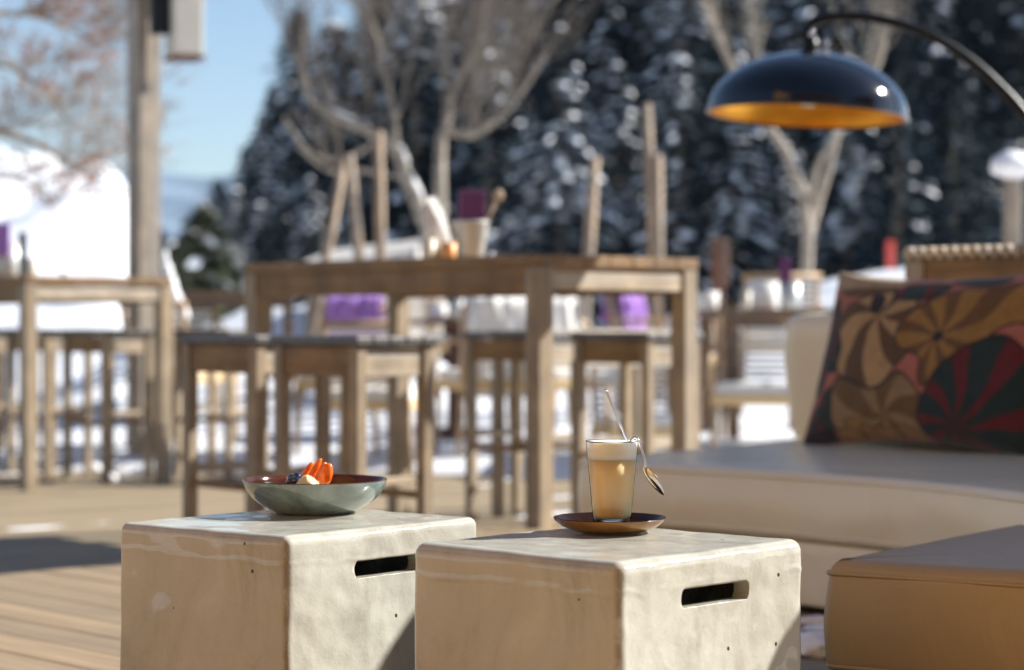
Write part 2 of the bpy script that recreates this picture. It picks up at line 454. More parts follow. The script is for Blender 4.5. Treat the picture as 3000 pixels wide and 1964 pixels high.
# ------------------------------------------------------------------ ceramic block stools with a handle slot
def block_stool(name, wx, wy, h, r, seed, label):
    # local: x along the handled face (0..wx), y backwards along the plain face (0..wy); near corner at the origin
    N_ = 100
    hx, hy, hz = wx/2, wy/2, h/2
    vs = {}; verts = []; fs = []
    def vid(p):
        k = (round(p[0], 6), round(p[1], 6), round(p[2], 6))
        if k not in vs: vs[k] = len(verts); verts.append(p)
        return vs[k]
    def place(ax, sgn, a, b):
        p = [0, 0, 0]; p[ax] = sgn; p[(ax+1) % 3] = a; p[(ax+2) % 3] = b
        return tuple(p)
    def rm(t): # denser near the edges
        return math.sin(t*math.pi/2)*.6+t*.4
    for ax in range(3):
        for sgn in (-1, 1):
            for i in range(N_):
                for j in range(N_):
                    q = []
                    for (di, dj) in ((0, 0), (1, 0), (1, 1), (0, 1)):
                        a = rm(-1+2*(i+di)/N_); b = rm(-1+2*(j+dj)/N_)
                        q.append(vid(place(ax, sgn, a, b)))
                    fs.append(tuple(q if sgn > 0 else q[::-1]))
    out = []; edge = []
    rng = random.Random(seed); pits = []
    for k in range(46):
        pits.append((Vector((rng.uniform(-hx, hx), rng.uniform(-hy, hy), rng.uniform(-hz, hz))), rng.uniform(.0022, .0055)))
    so = Vector((seed*11.3, seed*5.7, 0))
    for p in verts:
        P = Vector((p[0]*hx, p[1]*hy, p[2]*hz))
        rr = r*(1+.25*noise.noise(P*6+so))
        core = Vector((max(-hx+rr, min(hx-rr, P.x)), max(-hy+rr, min(hy-rr, P.y)), max(-hz+rr, min(hz-rr, P.z))))
        d = P-core
        n = d.normalized() if d.length > 1e-6 else Vector((0, 0, 1))
        Q = core+n*rr if d.length > 1e-6 else P
        a = sorted([abs(n.x), abs(n.y), abs(n.z)])
        e = a[1]
        disp = (.0042-.0022*abs(n.z))*noise.noise(Q*4.5+so)+.0016*noise.noise(Q*16+so)
        rough_side = max(0, -n.y)                       # the handled face is knobblier
        disp += rough_side*(.0030*noise.noise(Vector((Q.x*11, Q.y*9, Q.z*7))+so)+.0014*noise.noise(Q*34+so))
        # wavy seam of glaze below the upper edge
        zs = hz-.045+.010*noise.noise(Vector((Q.x*7, Q.y*7, 3))+so)+.006*noise.noise(Vector((Q.x*26, Q.y*26, 1))+so)
        if abs(n.z) < .6: disp += .0013*math.exp(-((Q.z-zs)/.0030)**2)*max(0, .6+1.4*noise.noise(Vector((Q.x*9, Q.y*9, 5))+so))
        zz = Q.z
        Q = Q+n*disp
        out.append(Q+Vector((hx, hy, hz)))
        edge.append(min(1.0, max(0.0, (e-.25)*2.2)) if abs(n.z) < .5 else min(1, max(0, (e-.45)*1.1)))
    me = bpy.data.meshes.new(name); me.from_pydata([tuple(v) for v in out], [], fs)
    me.materials.append(M['ceramic']); me.polygons.foreach_set("use_smooth", [True]*len(me.polygons))
    atr = me.attributes.new('edge', 'FLOAT', 'POINT'); atr.data.foreach_set('value', edge)
    o = bpy.data.objects.new(name, me); col.objects.link(o)
    # hollow + two handle slots, cut for real
    wall = .028
    c = MB(); c.box((wall, wall, -.2), (wx-wall, wy-wall, h-wall), .012); c1 = c.build('cutter', M['ceramic'])
    slot = MB(); n = 22; sl, sh_, zc = .078, .0135, h-.063
    ring = []
    for k in range(n*2):
        a_ = 2*math.pi*k/(n*2); ca, sa = math.cos(a_), math.sin(a_)
        x = (sl-sh_)*(1 if ca > 0 else -1)+sh_*ca*1.0 if abs(ca) > .02 else 0
        wv = .0012*noise.noise(Vector((x*60, sa*3, seed)))
        ring.append((wx/2+x+wv, zc+(sh_+wv)*(1.0 if sa > 0 else 1.0)*math.copysign(min(1, abs(sa)*1.25), sa)))
    vsl = [(x, -.05, z) for x, z in ring]+[(x, wy+.05, z) for x, z in ring]; m_ = len(ring)
    slot.add(vsl, [tuple(range(m_)), tuple(range(2*m_-1, m_-1, -1))]+[(k, m_+k, m_+(k+1) % m_, (k+1) % m_) for k in range(m_)])
    c2 = slot.build('cutter', M['ceramic']); fix_normals(c2); fix_normals(c1)
    for c_ in (c1, c2):
        md = o.modifiers.new('cut', 'BOOLEAN'); md.operation = 'DIFFERENCE'; md.solver = 'EXACT'; md.object = c_
    dg = bpy.context.evaluated_depsgraph_get(); dg.update()
    me2 = bpy.data.meshes.new_from_object(o.evaluated_get(dg)); o.modifiers.clear(); o.data = me2
    for c_ in (c1, c2): bpy.data.objects.remove(c_)
    me2.name = name
    KIDS.pop('cutter', None)
    return o
CH = .39
cube2 = block_stool('block_stool', .434, .406, CH, .018, 2, '')
cube2.location = (.1466, 3.003, PLAT); cube2.rotation_euler = (0, 0, math.atan2(.734, .679))
tag(cube2, 'cream glazed ceramic block stool with a handle slot, carrying the coffee glass', 'block stool', 'glazed block stools used as side tables')
cube1 = block_stool('block_stool', .452, .395, CH, .014, 5, '')
cube1.location = (-.344, 3.352, PLAT); cube1.rotation_euler = (0, 0, math.atan2(.766, .643))
tag(cube1, 'cream glazed ceramic block stool carrying the green dessert bowl', 'block stool', 'glazed block stools used as side tables')
TOP = PLAT+CH

# ------------------------------------------------------------------ saucer, glass, spoon
SC = at(1787, 1548, 3.43); SX, SY = SC.x, SC.y
sau = empty('saucer', (SX, SY, TOP+.0015), 0.3, 'dark brown saucer with a mustard underside under the coffee glass', 'saucer')
fac = lambda a, r, z: 1+.018*(r/.087)*(abs(math.cos(a*4.5))-.6)
po = [(.001, .0), (.045, .0), (.056, .0015), (.074, .0085), (.0862, .0185), (.0878, .0220)]
pi_ = [(.0878, .0220), (.0872, .0230), (.0855, .0225), (.074, .0140), (.058, .0062), (.040, .0050), (.001, .0050)]
MB().lathe(po, seg=72, wob=fac).build('underside', M['saucer_out'], sau, True)
MB().lathe(pi_, seg=72, wob=fac).build('top_face', M['saucer_in'], sau, True)
GX = at(1793, 1500, 3.43).x; GZ = TOP+.0015+.0053
gl = empty('latte_glass', (GX, SY, GZ), 0, 'tall tapered glass of milky coffee with foam, standing on the saucer', 'glass')
GH = .1365; RB, RT = .0287, .0410
rad = lambda z: RB+(RT-RB)*(z/GH)
prof = [(rad(.004), .004)]+[(rad(z), z) for z in [k*GH/10 for k in range(1, 10)]]+[(RT, GH-.001), (RT-.0006, GH), (RT-.0016, GH-.0004)]
prof += [(RT-.0022, GH-.003)]
MB().lathe(prof, seg=64).build('glass_wall', M['glass'], gl, True)
MB().lathe([(.0005, .0008), (.020, .0004), (RB-.002, .0), (RB, .002), (rad(.006), .006), (rad(.014)-.0007, .0140), (.018, .0118), (.0005, .0112)], seg=64).build('glass_base', M['glass_base'], gl, True)
ZL = .1070
cof = MB().lathe([(.0005, .0145), (.016, .0150), (rad(.019)-.0020, .0175)]+[(rad(z)-.0010, z) for z in (.022, .04, .06, .08, ZL)]+[(.0005, ZL)], seg=64)
cof.build('coffee', M['coffee'], gl, True)
MB().lathe([(.0005, ZL+.0003), (rad(ZL)-.0010, ZL+.0003)]+[(rad(z)-.0010, z) for z in (.114, .124, .1335)]+[(RT-.0026, .1355), (.030, .1347), (.012, .1341), (.0005, .1341)], seg=64,
           wob=lambda a, r, z: 1.0).build('milk_foam', M['foam'], gl, True)
# spoon: long straight handle dipping into the foam, bending over the rim, bowl hanging outside
spn = empty('spoon', (GX, SY, GZ+.12), 0, 'bent steel latte spoon hooked over the rim of the coffee glass', 'spoon')
def sp(u, v, dy=0): 
    p = at(u, v, 3.43+dy); return p-Vector((GX, SY, GZ+.12))
def smooth_path(P, n=6):
    out = []
    for i in range(len(P)-1):
        p0 = P[max(i-1, 0)]; p1 = P[i]; p2 = P[i+1]; p3 = P[min(i+2, len(P)-1)]
        for k in range(n):
            t_ = k/n
            out.append(.5*((2*p1)+(-p0+p2)*t_+(2*p0-5*p1+4*p2-p3)*t_*t_+(-p0+3*p1-3*p2+p3)*t_**3))
    out.append(P[-1]); return out
hp = smooth_path([sp(1774, 1141, -.012), sp(1796, 1194, -.010), sp(1820, 1250, -.006), sp(1836, 1288, -.004), sp(1843, 1300, 0)], 5)
MB().tube(hp, [.0028]+[.0031]*(len(hp)//2)+[.0024]*(len(hp)-len(hp)//2-1), 12, flat=.75).build('handle', M['steel'], spn, True)
bp = smooth_path([sp(1843, 1300, 0), sp(1848, 1292), sp(1858, 1282), sp(1869, 1288), sp(1878, 1310, -.002), sp(1886, 1334, -.004), sp(1891, 1356, -.005), sp(1890, 1372, -.006)], 6)
MB().tube(bp, [.0023]*(len(bp)-8)+[.0022, .0021, .002, .002, .0021, .0024, .003, .0036], 12, flat=.8).build('neck', M['steel'], spn, True)
c0, c1_ = sp(1888, 1368, -.006), sp(1946, 1451, -.012)
axis = (c1_-c0); L_ = axis.length; axd = axis.normalized()
side = Vector((.45, -.72, .30)); side = (side-axd*side.dot(axd)).normalized(); nrm = axd.cross(side).normalized()
mb = MB(); vs = []; fs = []; nu, nv = 22, 14
for layer in (0, 1):
    for i in range(nu+1):
        s_ = i/nu
        w_ = .0118*math.sin(math.pi*min(1, s_**.80))**.62 if 0 < s_ < 1 else .0008
        for j in range(nv+1):
            q = -1+2*j/nv
            dep = .0058*math.sin(math.pi*s_**.8)**.7*(1-q*q) if 0 < s_ < 1 else 0
            vs.append(c0+axd*s_*L_+side*w_*q+nrm*(dep+(.0007 if layer else 0)))
m_ = (nu+1)*(nv+1)
for i in range(nu):
    for j in range(nv):
        a_ = i*(nv+1)+j; fs.append((a_, a_+1, a_+nv+2, a_+nv+1)); fs.append((m_+a_, m_+a_+nv+1, m_+a_+nv+2, m_+a_+1))
for i in range(nu):
    a_ = i*(nv+1); fs.append((a_, a_+nv+1, m_+a_+nv+1, m_+a_)); a_ += nv; fs.append((a_, m_+a_, m_+a_+nv+1, a_+nv+1))
mb.add(vs, fs); mb.build('spoon_bowl', M['steel'], spn, True)

# ------------------------------------------------------------------ dessert bowl
BC = at(926, 1500, 3.80); BX, BY = BC.x, 3.78
bo = empty('bowl', (BX, BY, TOP+.0012), 0, 'shallow bowl, grey green glaze outside and red brown inside, on the left block stool', 'bowl')
RO = .1235; HB = .0575
out = [(.001, .0), (.066, .0), (.071, .0015), (.078, .0055), (.094, .0150), (.108, .0265), (.1175, .0390), (.1225, .0500), (RO, HB-.0015)]
inn = [(RO, HB-.0015), (RO-.0012, HB), (RO-.0035, HB-.0012), (.1185, .0490), (.112, .0370), (.100, .0250), (.080, .0150), (.055, .0105), (.001, .0095)]
MB().lathe(out, seg=96).build('outer_glaze', M['celadon'], bo, True)
MB().lathe(inn, seg=96).build('inner_glaze', M['bowl_in'], bo, True)
def bowl_pt(u, v, Y): return at(u, v, Y)
# custard bed and dessert pieces
bed = MB().blob((0, 0, 0), (.062, .050, .022), 3, .25, 2.2, 3).build('yoghurt', M['fleece'], None, True)
bed.location = (BX-.005, BY-.01, TOP+.026); tag(bed, 'white yoghurt base under the fruit in the dessert bowl', 'yoghurt')
rnd = random.Random(8)
def fruit_slice(u, v0, v1, w, tilt, dy, seed, label):
    Y = BY+dy; top = at(u, v0, Y); bot = at(u, v1, Y); H = (top-bot).length
    o = empty('fruit_slice', bot+Vector((0, 0, -.004)), 0, label, 'fruit slice', 'orange fruit slices fanned in the bowl')
    mb = MB(); nu_, nv_ = 14, 20; vs = []; fs = []
    for i in range(nu_+1):
        a_ = math.pi*i/nu_
        for j in range(nv_):
            b_ = 2*math.pi*j/nv_
            zz = (1-math.cos(a_))/2*(H+.006)
            prof_ = math.sin(a_)**.62*(1-.18*(1-math.cos(a_))/2)
            k = 1+.05*noise.noise(Vector((a_*3, b_*2, seed)))
            vs.append((w*prof_*math.cos(b_)*k+tilt*zz, .0085*prof_*math.sin(b_)*k, zz))
    for i in range(nu_):
        for j in range(nv_):
            j2 = (j+1) % nv_; fs.append((i*nv_+j, i*nv_+j2, (i+1)*nv_+j2, (i+1)*nv_+j))
    mb.add(vs, fs); mb.build('flesh', M['fruit'], o, True)
    return o
fruit_slice(878, 1357, 1406, .0072, .62, .004, 1, 'leftmost orange fruit slice, leaning right, behind the dark berries')
fruit_slice(902, 1347, 1410, .0078, .50, -.008, 2, 'tallest orange fruit slice, second from the left of the fan')
fruit_slice(925, 1358, 1411, .0075, .42, -.020, 3, 'narrow third orange fruit slice behind the broad front one')
fruit_slice(951, 1361, 1413, .0120, .16, -.034, 4, 'broad front orange fruit slice at the right end of the fan')
for k, (u, v, dy, r) in enumerate([(855, 1402, -.03, .0085), (870, 1398, -.035, .009), (868, 1410, -.045, .008), (884, 1404, -.03, .0085), (850, 1412, -.04, .007), (902, 1404, -.045, .007)]):
    p = at(u, v, BY+dy)
    o = MB().blob((0, 0, 0), (r, r, r*.9), 3, .12, 3, k).build('berry', M['berry'], None, True); o.location = p
    tag(o, 'glossy blue-black berry beside the orange fruit in the bowl', 'berry', 'dark berries in the dessert bowl')
mb = MB()
mb.lathe([(.0195, 0), (.0180, .006), (.0120, .014), (.0075, .0185), (.0030, .0205), (.0004, .0208)], seg=40,
         wob=lambda a, r, z: 1+.14*math.sin(a*5+z*160)+.05*math.sin(a*11))
o = mb.build('cream_dollop', M['custard'], None, True); p = at(899, 1428, BY-.062); o.location = p
tag(o, 'pale yellow cream dollop in front of the orange fruit', 'cream')
# ------------------------------------------------------------------ sofa, ottoman, cushion
def chaikin(P, n=2, closed=True):
    for _ in range(n):
        Q = []
        m = len(P)
        for i in range(m):
            a, b = P[i], P[(i+1) % m]
            Q.append((a[0]*.75+b[0]*.25, a[1]*.75+b[1]*.25)); Q.append((a[0]*.25+b[0]*.75, a[1]*.25+b[1]*.75))
        P = Q
    return P
def densify(P, step, keep=.10):
    # corners keep a short run on both sides so that Chaikin rounds only the corner
    out = []; m = len(P)
    for i in range(m):
        a = Vector(P[i]); b = Vector(P[(i+1) % m]); L = (b-a).length; k = min(keep, L*.33)
        out.append(tuple(a)); d = (b-a)/L
        out.append(tuple(a+d*k))
        n = int((L-2*k)/step)
        for j in range(1, n): out.append(tuple(a+d*(k+(L-2*k)*j/n)))
        out.append(tuple(b-d*k))
    return out
def slab(P, z0, z1, r, puff=0.0, seed=0, crown=0.0, rb=None, bulge=0.0):
    """closed rounded slab over polygon P (counter clockwise), with softened top and bottom edges"""
    rb = r if rb is None else rb
    n = len(P); P2 = [Vector((p[0], p[1])) for p in P]
    cen = sum(P2, Vector((0, 0)))/n
    nor = []
    for i in range(n):
        e = (P2[(i+1) % n]-P2[i-1]); e.normalize(); nor.append(Vector((e.y, -e.x)))
    rings = []
    for k in range(6): a = math.pi/2*k/5; rings.append((-rb*(1-math.sin(a)), z0+rb*(1-math.cos(a))))
    for k in range(1, 6): q = k/6; rings.append((bulge*math.sin(math.pi*q), z0+rb+(z1-r-z0-rb)*q))
    for k in range(6): a = math.pi/2*k/5; rings.append((-r*(1-math.cos(a)), z1-r*(1-math.sin(a))))
    mb = MB(); vs = []; fs = []
    for off, z in rings:
        for i in range(n):
            w = .004*noise.noise(Vector((P2[i].x*5, P2[i].y*5, z*9+seed)))*(1 if puff else 0)
            q = P2[i]+nor[i]*(off+w); vs.append((q.x, q.y, z))
    m = len(rings)
    for j in range(m-1):
        for i in range(n):
            i2 = (i+1) % n; fs.append((j*n+i, j*n+i2, (j+1)*n+i2, (j+1)*n+i))
    # concentric cap rings
    base = (m-1)*n; K = 7
    for k in range(1, K+1):
        s_ = 1-k/(K+1)
        for i in range(n):
            q0 = Vector(vs[base+i][:2]); q = cen+(q0-cen)*s_
            z = z1+crown*(1-s_**3)+puff*noise.noise(Vector((q.x*3.1, q.y*3.1, seed)))*(1-s_**6)
            vs.append((q.x, q.y, z))
    for k in range(K):
        a0 = base if k == 0 else m*n+(k-1)*n; b0 = m*n+k*n
        for i in range(n):
            i2 = (i+1) % n; fs.append((a0+i, a0+i2, b0+i2, b0+i))
    vs.append((cen.x, cen.y, z1+crown)); c = len(vs)-1; b0 = m*n+(K-1)*n
    for i in range(n): fs.append((b0+i, b0+(i+1) % n, c))
    vs.append((cen.x, cen.y, z0)); c = len(vs)-1
    for i in range(n): fs.append(((i+1) % n, i, c))
    mb.add(vs, fs); return mb
so = empty('sofa', (.9, 5.7, PLAT), 0, 'long low curved sofa in cream leather behind the block stools', 'sofa')
def rel(mb, o): mb.v = [(x-o.location.x, y-o.location.y, z-o.location.z) for x, y, z in mb.v]; return mb
front = [(.172, 5.84), (.46, 5.60), (.7067, 5.363), (.90, 5.12), (1.03, 4.88), (1.15, 4.55), (1.38, 4.15)]
back = [(2.25, 4.2), (2.05, 5.1), (1.75, 5.95), (1.42, 6.55), (.98, 7.06)]
outline = front+back
poly = chaikin(densify(outline, .2, .055), 2)
def inset(P, d):
    n = len(P); out = []
    for i in range(n):
        e = (Vector(P[(i+1) % n])-Vector(P[i-1])).normalized(); out.append((P[i][0]-e.y*d, P[i][1]+e.x*d))
    return out
rel(slab(inset(poly, .012), PLAT+.022, .331, .012), so).build('base', M['sofa'], so, True)
rel(slab(poly, .335, .500, .019, .008, 1, 0.0, .016, .006), so).build('seat_cushion', M['sofa'], so, True)
# piping around the seat cushion
mb = MB()
for zz_, ins_ in ((.484, .0005), (.350, .0005)):
    ring = [Vector((x, y, zz_)) for x, y in inset(poly, ins_)]; ring.append(ring[0]); mb.tube(ring, .0042, 6, caps=False)
rel(mb, so).build('piping', M['sofa'], so, True)
mb = MB()
for (x, y) in ((.55, 5.85), (1.2, 5.0), (1.5, 6.1), (1.9, 4.6)): mb.box((x-.04, y-.04, PLAT), (x+.04, y+.04, PLAT+.024))
rel(mb, so).build('foot', M['blackmetal'], so)
# backrest: thick padded band following the back line, rounded at its free end
def band(line, z0, z1, th, lean, r=.05, seed=0):
    L = [Vector(p) for p in line]; pts = []
    seglen = [(L[i+1]-L[i]).length for i in range(len(L)-1)]; tot = sum(seglen); N = 60
    def P_at(s):
        s = max(0, min(tot, s)); i = 0
        while i < len(seglen)-1 and s > seglen[i]: s -= seglen[i]; i += 1
        return L[i].lerp(L[i+1], s/seglen[i])
    mb = MB(); vs = []; fs = []; K = 28
    for i in range(N+1):
        s = tot*i/N; p = P_at(s); d = (P_at(s+.15)-P_at(s-.15)).normalized(); nb = Vector((d.y, -d.x))
        # nb points towards the seat side or away depending on the direction; fixed by the sign of th
        e0 = min(s, tot-s)
        rr = .085
        zt = z1-(rr-math.sqrt(max(0, rr*rr-(rr-e0)**2)) if e0 < rr else 0)
        tk = th*(1-.0*(e0 < r)) if e0 >= r else th*(.55+.45*math.sqrt(max(0, 1-((r-e0)/r)**2)))
        for k in range(K):
            a = 2*math.pi*k/K
            ca, sa = math.cos(a), math.sin(a)
            x = math.copysign(abs(ca)**.42, ca)*tk/2; zq = math.copysign(abs(sa)**.42, sa)
            z = (z0+zt)/2+zq*(zt-z0)/2
            q = p+nb*(x-lean*(z-z0)/(z1-z0)); q = q
            vs.append((q.x, q.y, z))
    for i in range(N):
        for k in range(K):
            k2 = (k+1) % K; fs.append((i*K+k, i*K+k2, (i+1)*K+k2, (i+1)*K+k))
    fs.append(tuple(range(K))); fs.append(tuple(range((N+1)*K-1, N*K-1, -1)))
    mb.add(vs, fs); return mb
bl = [(.93, 7.04), (1.28, 6.66), (1.60, 6.2), (1.84, 5.70), (2.0, 5.1), (2.08, 4.6), (2.12, 4.25)]
bb = rel(band(bl, .495, .895, .19, -.06), so).build('backrest', M['sofa'], so, True); fix_normals(bb)

# ottoman
ot0 = Vector((.522, 3.70)); e1 = Vector((.85, -.527)); e2 = Vector((.577, .816))
oP = [ot0, ot0+e1*.82, ot0+e1*.82+e2*.80, ot0+e2*.80]
ott = empty('ottoman', (ot0.x+.5, ot0.y+.1, PLAT), 0, 'tan leather ottoman with rounded corners at the right edge', 'ottoman')
opoly = chaikin(densify([tuple(p) for p in oP], .2, .05), 3)
rel(slab(opoly, .272, .470, .032, .004, 4, .006, .030, .004), ott).build('cushion', M['ottoman'], ott, True)
mb = MB()
for zz_ in (.446, .290):
    ring = [Vector((x, y, zz_)) for x, y in inset(opoly, .002)]; ring.append(ring[0]); mb.tube(ring, .004, 6, caps=False)
rel(mb, ott).build('piping', M['ottoman'], ott, True)
mb = MB()
for p in (ot0+e1*.14+e2*.14, ot0+e1*.68+e2*.14, ot0+e1*.14+e2*.5, ot0+e1*.68+e2*.5): mb.box((p.x-.03, p.y-.03, PLAT), (p.x+.03, p.y+.03, .274))
rel(mb, ott).build('leg', M['blackmetal'], ott)
# unseen chair added at right, back outline shaped to shade ottoman and block stools
lc = empty('shade_casting_chair', (1.75, 4.0, PLAT), 0, 'unseen cream leather chair added beside the ottoman, high back shaped to cast shade', 'lounge chair')
oc = [(2.935, .30), (2.935, 1.09), (2.945, 1.16), (2.965, 1.20), (3.0, 1.23), (3.10, 1.29), (3.22, 1.38), (3.34, 1.50), (3.42, 1.59), (3.50, 1.62), (3.66, 1.62), (3.76, 1.57), (3.82, 1.45), (3.82, .30)]
mb = MB(); X0 = 1.56
oc = chaikin(oc, 2); n = len(oc)
pts = [((c+.3256*X0)/.9455, z) for c, z in oc]
cy_ = sum(p[0] for p in pts)/n; cz_ = sum(p[1] for p in pts)/n
vs = []
for (dx, k) in ((-.025, .86), (-.01, .95), (.02, .99), (.05, 1.0), (.10, 1.0), (.13, .99), (.155, .95), (.165, .86)): vs += [(X0+dx, cy_+(y-cy_)*k, cz_+(z-cz_)*k) for y, z in pts]
fs = [tuple(range(n)), tuple(range(8*n-1, 7*n-1, -1))]+[(l*n+i, (l+1)*n+i, (l+1)*n+(i+1) % n, l*n+(i+1) % n) for l in range(7) for i in range(n)]
mb.add(vs, fs); lb = rel(mb, lc).build('backrest', M['sofa'], lc, True); fix_normals(lb)
rel(slab(chaikin(densify([(1.70, 3.62), (2.3, 3.62), (2.3, 4.4), (1.70, 4.4)][::1], .2), 2), .24, .45, .03, 0, 2), lc).build('seat', M['sofa'], lc, True)
mb = MB()
for (x, y) in ((1.78, 3.72), (2.2, 3.72), (1.78, 4.3), (2.2, 4.3)): mb.box((x-.025, y-.025, PLAT), (x+.025, y+.025, .242))
rel(mb, lc).build('leg', M['blackmetal'], lc)

# ------------------------------------------------------------------ cushion with a printed leaf pattern
def pattern(W, H):
    X, Y = np.meshgrid(np.linspace(0, 1, W), np.linspace(0, 1, H))     # X left->right, Y bottom->top
    # corner positions of the cushion in a 1798x1558 enlargement of the print
    TL, TR, BR, BL = np.array((595, 150)), np.array((2150, 300)), np.array((2150, 1400)), np.array((300, 1310))
    px = (BL[0]*(1-X)+BR[0]*X)*(1-Y)+(TL[0]*(1-X)+TR[0]*X)*Y
    py = (BL[1]*(1-X)+BR[1]*X)*(1-Y)+(TL[1]*(1-X)+TR[1]*X)*Y
    C = np.zeros((H, W, 3)); pink = (.44, .14, .09); tan = (.46, .28, .12); brown = (.115, .055, .018); dark = (.018, .006, .010)
    green = (.010, .026, .022); red = (.13, .008, .010); och = (.33, .17, .035); umb = (.155, .085, .025)
    rng = np.random.RandomState(1)
    C[:] = pink
    # slight hand-drawn wobble
    wx = px+9*np.sin(py/61.)+5*np.sin(px/37.+1); wy = py+9*np.sin(px/57.)+5*np.sin(py/33.)
    def put(mask, c): C[mask] = c
    def ell(cx, cy, rx, ry, rot=0.):
        r = math.radians(rot); dx, dy = wx-cx, wy-cy
        a = (dx*math.cos(r)+dy*math.sin(r))/rx; b = (-dx*math.sin(r)+dy*math.cos(r))/ry
        return np.sqrt(a*a+b*b), np.arctan2(b, a)
    def polyd(P):
        # signed distance-like value of a polygon (negative inside)
        P = np.array(P, float); n = len(P); d = np.full(px.shape, 1e9); ins = np.zeros(px.shape, bool)
        for i in range(n):
            a, b = P[i], P[(i+1) % n]; e = b-a
            t_ = np.clip(((wx-a[0])*e[0]+(wy-a[1])*e[1])/(e@e), 0, 1)
            d = np.minimum(d, np.hypot(wx-(a[0]+t_*e[0]), wy-(a[1]+t_*e[1])))
            c = ((a[1] > wy) != (b[1] > wy)) & (wx < (b[0]-a[0])*(wy-a[1])/(b[1]-a[1]+1e-9)+a[0]); ins ^= c
        return np.where(ins, -d, d)
    def fan(mask, cx, cy, n, ph, ca, cb, duty=.5, curl=0.):
        ang = np.arctan2(wy-cy, wx-cx); rr = np.hypot(wx-cx, wy-cy)
        k = np.mod((ang+ph+curl*rr/300.)*n/(2*math.pi), 1.0)
        put(mask & (k < duty), ca); put(mask & (k >= duty), cb)
    def outl(d, lo, hi=12): put((d > lo) & (d < hi), dark)
    smooth = lambda P: [tuple(q) for q in chaikin([tuple(p) for p in P], 2)]
    # top left tan corner, upper leaf
    q, a = ell(640, 215, 78, 72); put(q < 1, tan)
    q, a = ell(865, 320, 215, 72, 10); put(q < 1.08, dark); fan(q < .98, 1100, 240, 26, .1, brown, umb); 
    put((py < 300+(px-600)*.05) & (px < 1150), (.42, .27, .14))
    # green and red column at the left
    for (cx, cy, rx, ry, ro) in ((612, 490, 62, 140, 14), (640, 690, 135, 165, 8), (520, 800, 75, 210, 16), (590, 1120, 100, 165, 18), (470, 1220, 85, 120, 20)):
        q, a = ell(cx, cy, rx, ry, ro); put(q < 1.09, dark); put(q < 1, green)
        s_ = np.sin(wx/24.+np.sin(wy/50.)*2)*np.sin(wy/70.+wx/60.); put((q < .93) & (s_ > .38), red)
    # big tan and brown leaf
    d = polyd(smooth([(1010, 330), (860, 395), (700, 470), (640, 560), (700, 700), (655, 860), (800, 950), (970, 1000), (1130, 930), (1250, 770), (1340, 640), (1250, 480), (1330, 420), (1180, 400)]))
    outl(d, -14, 4); m = d < -10; fan(m, 1005, 520, 6.0, .30, tan, brown, .55, .45)
    q, a = ell(985, 440, 52, 72, 0); put(q < 1, dark)
    # lower leaf
    d = polyd(smooth([(690, 880), (610, 1000), (620, 1200), (760, 1330), (1050, 1290), (1300, 1380), (1400, 1250), (1320, 1010), (1200, 900), (1120, 930), (970, 1000), (800, 950)]))
    outl(d, -13, 4); m = d < -10; fan(m, 1060, 1170, 5.0, .25, (.30, .19, .085), umb, .45, -.5)
    # ochre flower
    d = polyd(smooth([(1430, 420), (1260, 500), (1110, 640), (1130, 760), (1290, 790), (1330, 830), (1310, 960), (1360, 1000), (1500, 880), (1740, 720), (1950, 640), (2150, 700), (2250, 420), (1900, 380)]))
    outl(d, -14, 4); m = d < -10; fan(m, 1425, 705, 8.0, .05, och, (.15, .065, .016), .55, .28)
    q, a = ell(1425, 705, 34, 28); put(q < 1, dark)
    # red and green fan
    d = polyd(smooth([(1750, 700), (1560, 810), (1370, 990), (1300, 1130), (1340, 1290), (1440, 1400), (1800, 1440), (2200, 1420), (2250, 1000), (1980, 760)]))
    outl(d, -16, 6); m = d < -10; fan(m, 1600, 1260, 9.0, .12, red, green, .40, .12)
    # upper middle green ellipse and right leaf
    q, a = ell(1270, 385, 185, 75, -4); put(q < 1.08, dark); put(q < .98, green); s_ = np.sin(wx/34.); put((q < .9) & (s_ > .6), red)
    q, a = ell(1640, 335, 170, 45, 2); put(q < 1.12, dark); put(q < .95, green)
    # scales along the foot
    for cx, cy in ((850, 1240), (760, 1300), (960, 1290), (1060, 1300), (1250, 1310)):
        q, a = ell(cx, cy, 105, 48, 20); put(q < 1.07, dark); put(q < .95, (.30, .16, .05))
    put((px < 640) & (py > 1225+(px-300)*.05), dark)
    # woven thread variation
    C *= .78; C *= (1+.10*np.sin(wx/3.1+wy/4.3+3*np.sin(wy/40.))[..., None]); C *= (1+.16*(rng.rand(H, W, 1)-.5)) * (1+.10*np.sin(px/5.5+py/9.)[..., None]*.5)
    return np.clip(C, 0, 1)
